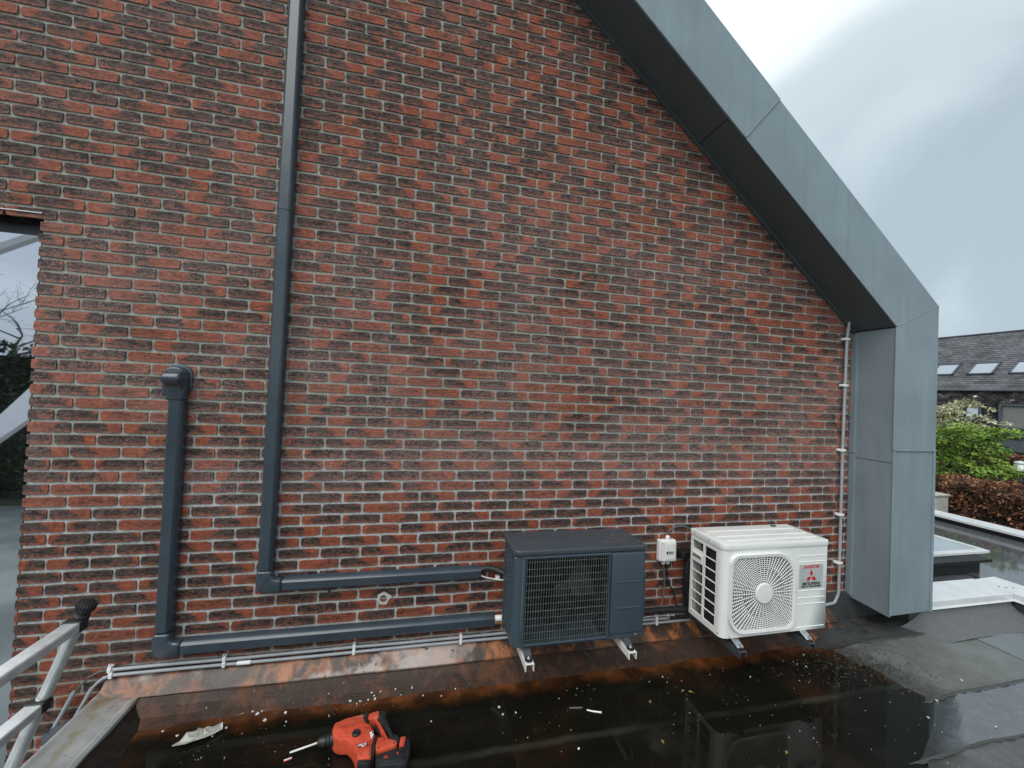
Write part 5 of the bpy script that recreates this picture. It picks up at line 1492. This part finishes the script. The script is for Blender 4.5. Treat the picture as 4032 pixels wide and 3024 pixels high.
sk_ = thing('skylight', (6.2, 1.2, -0.01), 'flat glass skylight on a black kerb on the neighbouring roof', 'skylight')
b = MB(); b.box(4.85, 6.42, 0.52, 1.75, -0.01, 0.12); b.build('kerb', 'void', sk_, bevel=0.01)
b = MB(); b.box(4.80, 6.50, 0.47, 1.80, 0.121, 0.150); b.build('collar', 'void', sk_)
fr = MB()
fx0, fx1, fy0, fy1 = 4.82, 6.92, 0.70, 1.22
fr = MB(); fr.box(4.78, 6.72, 0.60, 0.66, 0.152, 0.182); fr.box(4.78, 6.72, 1.64, 1.70, 0.152, 0.182); fr.box(6.66, 6.72, 0.66, 1.64, 0.152, 0.182); fr.box(4.78, 4.84, 0.66, 1.64, 0.152, 0.182)
fr.build('frame', 'trim_white', sk_, bevel=0.004)
b = MB(); b.box(4.84, 6.66, 0.66, 1.64, 0.158, 0.170); b.build('pane', 'dome', sk_)
b = MB(); b.box(4.86, 6.50, 0.56, 1.72, 0.10, 0.1515); b.build('upper_kerb', 'void', sk_)

# ------------------------------------------------------------------ garden: post, hedges, shrubs, lantern
po_ = thing('concrete_post', (9.45, 2.75, -2.9), 'pale concrete pillar beside the copper hedge', 'post')
b = MB(); b.box(9.30, 9.62, 2.58, 3.05, -2.9, 0.20); b.build('shaft', 'concrete', po_, bevel=0.015)
b = MB(); b.box(9.28, 9.64, 2.56, 3.07, 0.20, 0.235); b.build('cap', 'concrete', po_, bevel=0.01)


def leaves(b, rng, count, fn, s0, s1, tilt=1.0):
    for k in range(count):
        r = fn(rng)
        if r is None:
            continue
        p, v = r
        s = rng.uniform(s0, s1)
        n = Vector((rng.gauss(0, 1), rng.gauss(0, 1), rng.gauss(0, 1) * tilt + 0.4)).normalized()
        a = n.orthogonal().normalized(); c = n.cross(a)
        t = rng.uniform(0, 6.28)
        u = a * math.cos(t) + c * math.sin(t); w_ = n.cross(u)
        p = Vector(p)
        b.face([p - u * s, p + w_ * s * 0.42 + n * s * 0.1, p + u * s, p - w_ * s * 0.42 + n * s * 0.1], (min(1, max(0, v)), rng.random(), 0, 1))


def hedge(name, x0, x1, y0, y1, z0, z1, n, label, seed, size):
    h = thing(name, ((x0 + x1) / 2, (y0 + y1) / 2, z0), label, 'hedge')
    rng = random.Random(seed)
    b = MB(); b.box(x0 + 0.16, x1 - 0.16, y0 + 0.1, y1 - 0.1, z0, z1 - 0.18); b.build('branches', 'bark', h)
    b = MB()

    def fn(r):
        y = r.uniform(y0, y1)
        top = z1 + 0.07 * mnoise.noise((y * 2.1, seed, 0)) + 0.04 * mnoise.noise((y * 7, seed, 2))
        if r.random() < 0.6:
            z = top - abs(r.gauss(0, 0.55)); x = x0 + abs(r.gauss(0, 0.10)) + 0.12 * mnoise.noise((y * 4, z * 4, seed))
        else:
            z = top - abs(r.gauss(0, 0.06)); x = r.uniform(x0, x1)
        if z < z0:
            return None
        v = 0.42 + 0.75 * mnoise.noise((x * 5, y * 5, z * 5)) + r.gauss(0, 0.26) - 1.2 * max(0, x - x0 - 0.1) * (1 if z < top - 0.1 else 0)
        return (x, y, z), v
    leaves(b, rng, n, fn, size * 0.7, size * 1.3)
    b.build('foliage', 'beech', h)
    return h


hedge('beech_hedge', 9.75, 10.7, -1.0, 3.05, -2.9, 0.50, 11000, 'copper brown beech hedge right behind the white roof edge', 3, 0.034)
hedge('beech_hedge', 19.5, 20.4, 3.0, 8.5, -2.9, 0.32, 5000, 'farther copper brown hedge below the grey house panel', 4, 0.055)


def shrub(name, clumps, mat, n, size, label, seed, base, flat=0.5):
    s = thing(name, base, label, 'shrub')
    rng = random.Random(seed)
    b = MB()
    bx, by, bz = base
    b.tube([(bx, by, bz), (bx + 0.05, by, bz + 1.2), (bx, by + 0.05, clumps[0][2] - 0.1)], [0.08, 0.06, 0.03], 7)
    for (x, y, z, rx, ry, rz) in clumps:
        b.tube([(bx, by, min(z - 0.4, bz + 1.4)), ((bx + x) / 2, (by + y) / 2, z - 0.25), (x, y, z)], [0.035, 0.02, 0.006], 5)
    b.build('trunk', 'bark', s)
    vol = [c[3] * c[4] * c[5] for c in clumps]
    b = MB()

    def fn(r):
        c = r.choices(clumps, vol)[0]
        d = Vector((r.gauss(0, 1), r.gauss(0, 1), r.gauss(0, 1))).normalized() * (r.random() ** 0.30)
        k = 1 + 0.45 * mnoise.noise((d.x * 2 + c[0], d.y * 2 + c[1], d.z * 2 + seed))
        p = (c[0] + d.x * c[3] * k, c[1] + d.y * c[4] * k, c[2] + d.z * c[5] * k)
        if mnoise.noise((p[0] * 3.2, p[1] * 3.2, p[2] * 5.0 + seed)) < -0.18:
            return None
        v = 0.5 + 0.22 * d.z + 0.45 * mnoise.noise((p[0] * 4, p[1] * 4, p[2] * 6)) + r.gauss(0, 0.13)
        return p, v
    leaves(b, rng, n, fn, size * 0.6, size * 1.35, 1.6)
    b.build('crown', mat, s)
    return s


# layered green maple: y runs to the left in the picture
shrub('maple_shrub', [(12.0, 3.55, 1.25, .50, .45, .22), (12.0, 3.95, 1.05, .5, .5, .30), (12.0, 3.15, 1.27, .42, .32, .13), (11.9, 2.92, 1.33, .3, .16, .07), (12.0, 3.45, 0.95, .5, .45, .22), (12.1, 3.95, 0.62, .5, .55, .26), (11.9, 3.35, 0.66, .45, .40, .17), (11.8, 3.10, 0.50, .45, .35, .15), (12.0, 3.75, 0.30, .5, .45, .20), (11.8, 2.86, 0.58, .3, .22, .11), (12.0, 4.3, 0.2, .5, .4, .4), (12.0, 4.0, 0.02, .4, .28, .14), (12, 4.6, 0.9, .5, .5, .5)],
      'maple', 12000, 0.040, 'bright green layered maple shrub beyond the zinc column', 11, (12.0, 3.9, -2.9))
shrub('variegated_shrub', [(14.0, 4.75, 1.86, .4, .30, .16), (14.0, 5.15, 1.70, .4, .35, .20), (14.0, 4.95, 1.55, .4, .45, .20), (14.0, 4.30, 1.72, .25, .14, .09), (14.0, 4.42, 1.55, .25, .25, .07), (13.9, 4.05, 1.46, .25, .18, .05), (14, 5.3, 1.4, .4, .4, .3), (14, 4.7, 1.3, .4, .4, .15), (14.0, 4.58, 2.03, .2, .09, .07)],
      'blossom', 3000, 0.042, 'cream white variegated shrub behind the green maple', 12, (14.0, 4.9, -2.9))
ln = thing('garden_lantern', (15.0, 4.25, -2.9), 'small pale glass garden lantern beside the green shrub', 'lantern')
b = MB(); b.lathe((15.0, 4.25, 0.30), (0, 0, 1), [(0, 0.14), (0.10, 0.12), (0.16, 0.08), (0.17, 0.11), (0.20, 0.11), (0.23, 0.03), (0.24, 0.0)], 14); b.build('lamp_head', 'lantern', ln, smooth=True, auto=40)
b = MB(); b.tube([(15.0, 4.25, -2.9), (15.0, 4.25, 0.30)], 0.04, 8); b.build('pole', 'rail_dark', ln)

# ------------------------------------------------------------------ neighbouring house with slate roof
hs = thing('slate_house', (29.5, 12.0, -2.9), 'dark slate house with skylights in its roof, beyond the garden', 'house')
HX, EZ, RX, RZ = 28.0, 2.80, 31.54, 6.10
b = MB(); b.box(HX + 0.10, 38.0, 4.0, 24.0, -2.9, EZ); b.build('wall', 'slate_old', hs)
b = MB(); b.prism([(HX + 0.02, EZ - 0.02), (RX, RZ - 0.06), (35.1, EZ - 0.02)], 'y', 4.0, 24.0); rf = b.build('roof', 'slate', hs)
rs = random.Random(9)
sl = Vector((RX - HX, 0, RZ - EZ)); SLEN = sl.length; su = sl.normalized(); sn = Vector((-su.z, 0, su.x))
b = MB()
row = 0.165
RW = [(12.74 - 1.55 * k, 11.745 - 1.55 * k) for k in (-2, -1, 0, 1, 2)]
n_rows = int(SLEN / row)
for i in range(n_rows):
    y = 7.2 + (0.14 if i % 2 else 0)
    while y < 17.0:
        wd = 0.27
        base_ = Vector((HX, y, EZ)) + su * (i * row)
        h = 0.020 + 0.006 * rs.random()
        v = (min(1, max(0, 0.5 + 0.55 * mnoise.noise((i * 0.6, y * 0.9, 1)) + rs.gauss(0, .2))), rs.random(), 0, 1)
        a0 = base_ + sn * h + Vector((0, 0.006, 0)); a1 = base_ + sn * h + Vector((0, wd - 0.006, 0))
        c1_ = base_ + su * (row + 0.05) + sn * 0.004 + Vector((0, wd - 0.006, 0)); c0_ = base_ + su * (row + 0.05) + sn * 0.004 + Vector((0, 0.006, 0))
        b.face([a0, a1, c1_, c0_], v)
        b.face([a0, a1, a1 - sn * 0.018, a0 - sn * 0.018], (0, 0, 0, 1))
        y += wd
tag(b.build('slates', 'slate', rf), kind='stuff')
b = MB(); b.tube([(RX, 4.0, RZ + 0.01), (RX, 24.0, RZ + 0.01)], 0.07, 8); b.build('ridge', 'slate', rf)
b = MB(); b.box(HX - 0.10, HX + 0.06, 4.0, 24.0, EZ - 0.05, EZ + 0.02); b.build('eave_board', 'grey_panel', rf)
s0_ = (28.88 - HX) / su.x; s1_ = (29.58 - HX) / su.x
for (ya, yb) in RW:
    def rp_(s_, y_, h_):
        q_ = Vector((HX, y_, EZ)) + su * s_ + sn * h_
        return (q_.x, q_.y, q_.z)
    f = MB()
    for (sa, sb, ya_, yb_) in ((s0_, s0_ + 0.07, yb, ya), (s1_ - 0.07, s1_, yb, ya), (s0_, s1_, yb, yb + 0.07), (s0_, s1_, ya - 0.07, ya)):
        i0 = len(f.v)
        f.v += [rp_(s_, y_, h_) for h_ in (0.0, 0.085) for s_ in (sa, sb) for y_ in (ya_, yb_)]
        f.f += [tuple(i0 + k for k in q_) for q_ in ((0, 2, 3, 1), (4, 5, 7, 6), (0, 1, 5, 4), (2, 6, 7, 3), (0, 4, 6, 2), (1, 3, 7, 5))]
    wo = f.build('roof_window', 'grey_panel', rf, merge=False)
    f = MB(); f.face([rp_(s0_ + 0.06, yb + 0.06, 0.06), rp_(s0_ + 0.06, ya - 0.06, 0.06), rp_(s1_ - 0.06, ya - 0.06, 0.06), rp_(s1_ - 0.06, yb + 0.06, 0.06)]); f.build('pane', 'roof_glass', wo)
# slate-hung wall in courses
b = MB()
WN = [(9.20, 11.07, 0.94, 2.15), (11.70, 12.45, 0.95, 1.97)]
for i in range(26):
    z = EZ - 0.10 - i * 0.105
    if z < 0.42:
        break
    y = 7.5 + (0.11 if i % 2 else 0)
    while y < 16.5:
        if not any(a - 0.12 < y + 0.1 < c + 0.12 and z0 - 0.1 < z < z1 + 0.13 for (a, c, z0, z1) in WN):
            v = (rs.random(), rs.random(), 0, 1)
            b.face([(HX + 0.03, y + 0.006, z - 0.10), (HX + 0.03, y + 0.20, z - 0.10), (HX + 0.07, y + 0.20, z + 0.03), (HX + 0.07, y + 0.006, z + 0.03)], v)
        y += 0.21
tag(b.build('wall_slates', 'slate_old', hs), kind='stuff')
for (a, c, z0, z1) in WN:
    f = MB()
    f.box(HX - 0.02, HX + 0.16, a, a + 0.10, z0, z1); f.box(HX - 0.02, HX + 0.16, c - 0.10, c, z0, z1); f.box(HX - 0.02, HX + 0.16, a + 0.10, c - 0.10, z0, z0 + 0.09); f.box(HX - 0.02, HX + 0.16, a + 0.10, c - 0.10, z1 - 0.10, z1)
    wo = f.build('window', 'grey_panel', hs)
    f = MB(); f.box(HX + 0.075, HX + 0.085, a + 0.10, c - 0.10, z0 + 0.09, z1 - 0.10); f.build('pane', 'roof_glass' if a > 11 else 'blind', wo)
f = MB(); f.box(HX - 0.03, HX + 0.1, 5.0, 16.0, -0.12, 0.40); f.build('cladding_band', 'grey_panel', hs)
f = MB(); f.box(HX + 0.02, HX + 0.11, 5.0, 16.0, -2.9, -0.13); f.build('ground_floor', 'rubber', hs)

# ------------------------------------------------------------------ behind the camera: what the left window mirrors
bt = thing('bare_tree', (-29.6, -33.0, -2.9), 'bare branched tree mirrored in the window at the left', 'tree')
trng = random.Random(3)
b = MB()


def branch(p, d, L_, r, lvl):
    n = 4
    pts, rr = [p], [r]
    for k in range(n):
        d = (d + Vector((trng.gauss(0, .16), trng.gauss(0, .16), trng.gauss(0, .08) + 0.03))).normalized()
        p = p + d * (L_ / n); pts.append(p); rr.append(r * (1 - 0.5 * (k + 1) / n))
    b.tube(pts, rr, 5 if lvl > 1 else 8, False)
    if lvl >= 5:
        return
    for k in range(3 if lvl else 5):
        q_ = pts[trng.randint(2, n)]
        nd = (d + Vector((trng.gauss(0, .75), trng.gauss(0, .75), trng.gauss(0, .35)))).normalized()
        branch(q_, nd, L_ * trng.uniform(.55, .8), r * 0.5, lvl + 1)


branch(Vector((-29.6, -33.0, -2.9)), Vector((0, 0, 1)), 5.6, 0.24, 0)
b.build('trunk', 'bark', bt)
eh = thing('evergreen_hedge', (-13.4, -15.2, -2.9), 'dark evergreen bushes mirrored in the window below the bare tree', 'hedge')
b = MB(); b.box(-20.0, -8.0, -15.9, -15.1, -2.9, 2.2); b.build('branches', 'bark', eh)
b = MB()


def fnv(r):
    x = r.uniform(-20, -8); z = r.uniform(-2.8, 2.7 + 0.5 * mnoise.noise((x * 0.7, 0, 0)))
    return (x, -15.0 + r.gauss(0, 0.12), z), 0.5 + 0.6 * mnoise.noise((x, z, 3)) + r.gauss(0, .15)


leaves(b, trng, 5000, fnv, 0.10, 0.2)
b.build('foliage', 'evergreen', eh)
cp = thing('reflection_boards', (-5.7, -5.1, -2.9), 'white boards on posts added behind the camera to mirror in the left window', 'reflection boards')  # boards invented to put white bands into the window's reflection
b = MB(); b.prism([(-6.9, 3.10), (-6.9, 2.99), (-4.6, 4.32), (-4.6, 4.43)], 'y', -5.12, -5.0); b.build('upper_board', 'clip', cp)
b = MB()
for (dy, dz) in ((0, 0),):
    q0 = [(-6.6, -4.70, -0.30), (-6.6, -5.35, 0.05), (-4.9, -5.35, 2.45), (-4.9, -4.70, 1.25)]
    q1 = [(x, y - 0.03, z - 0.05) for (x, y, z) in q0]
    i0 = len(b.v); b.v += q0 + q1
    b.f += [tuple(i0 + k for k in f) for f in ((0, 1, 2, 3), (7, 6, 5, 4), (0, 4, 5, 1), (1, 5, 6, 2), (2, 6, 7, 3), (3, 7, 4, 0))]
b.build('sloping_panel', 'clip', cp)
for (x, z) in ((-6.85, 3.0), (-4.65, 4.3)):
    b = MB(); b.box(x - 0.05, x + 0.05, -5.14, -5.0, -2.9, z); b.build('post', 'clip', cp)
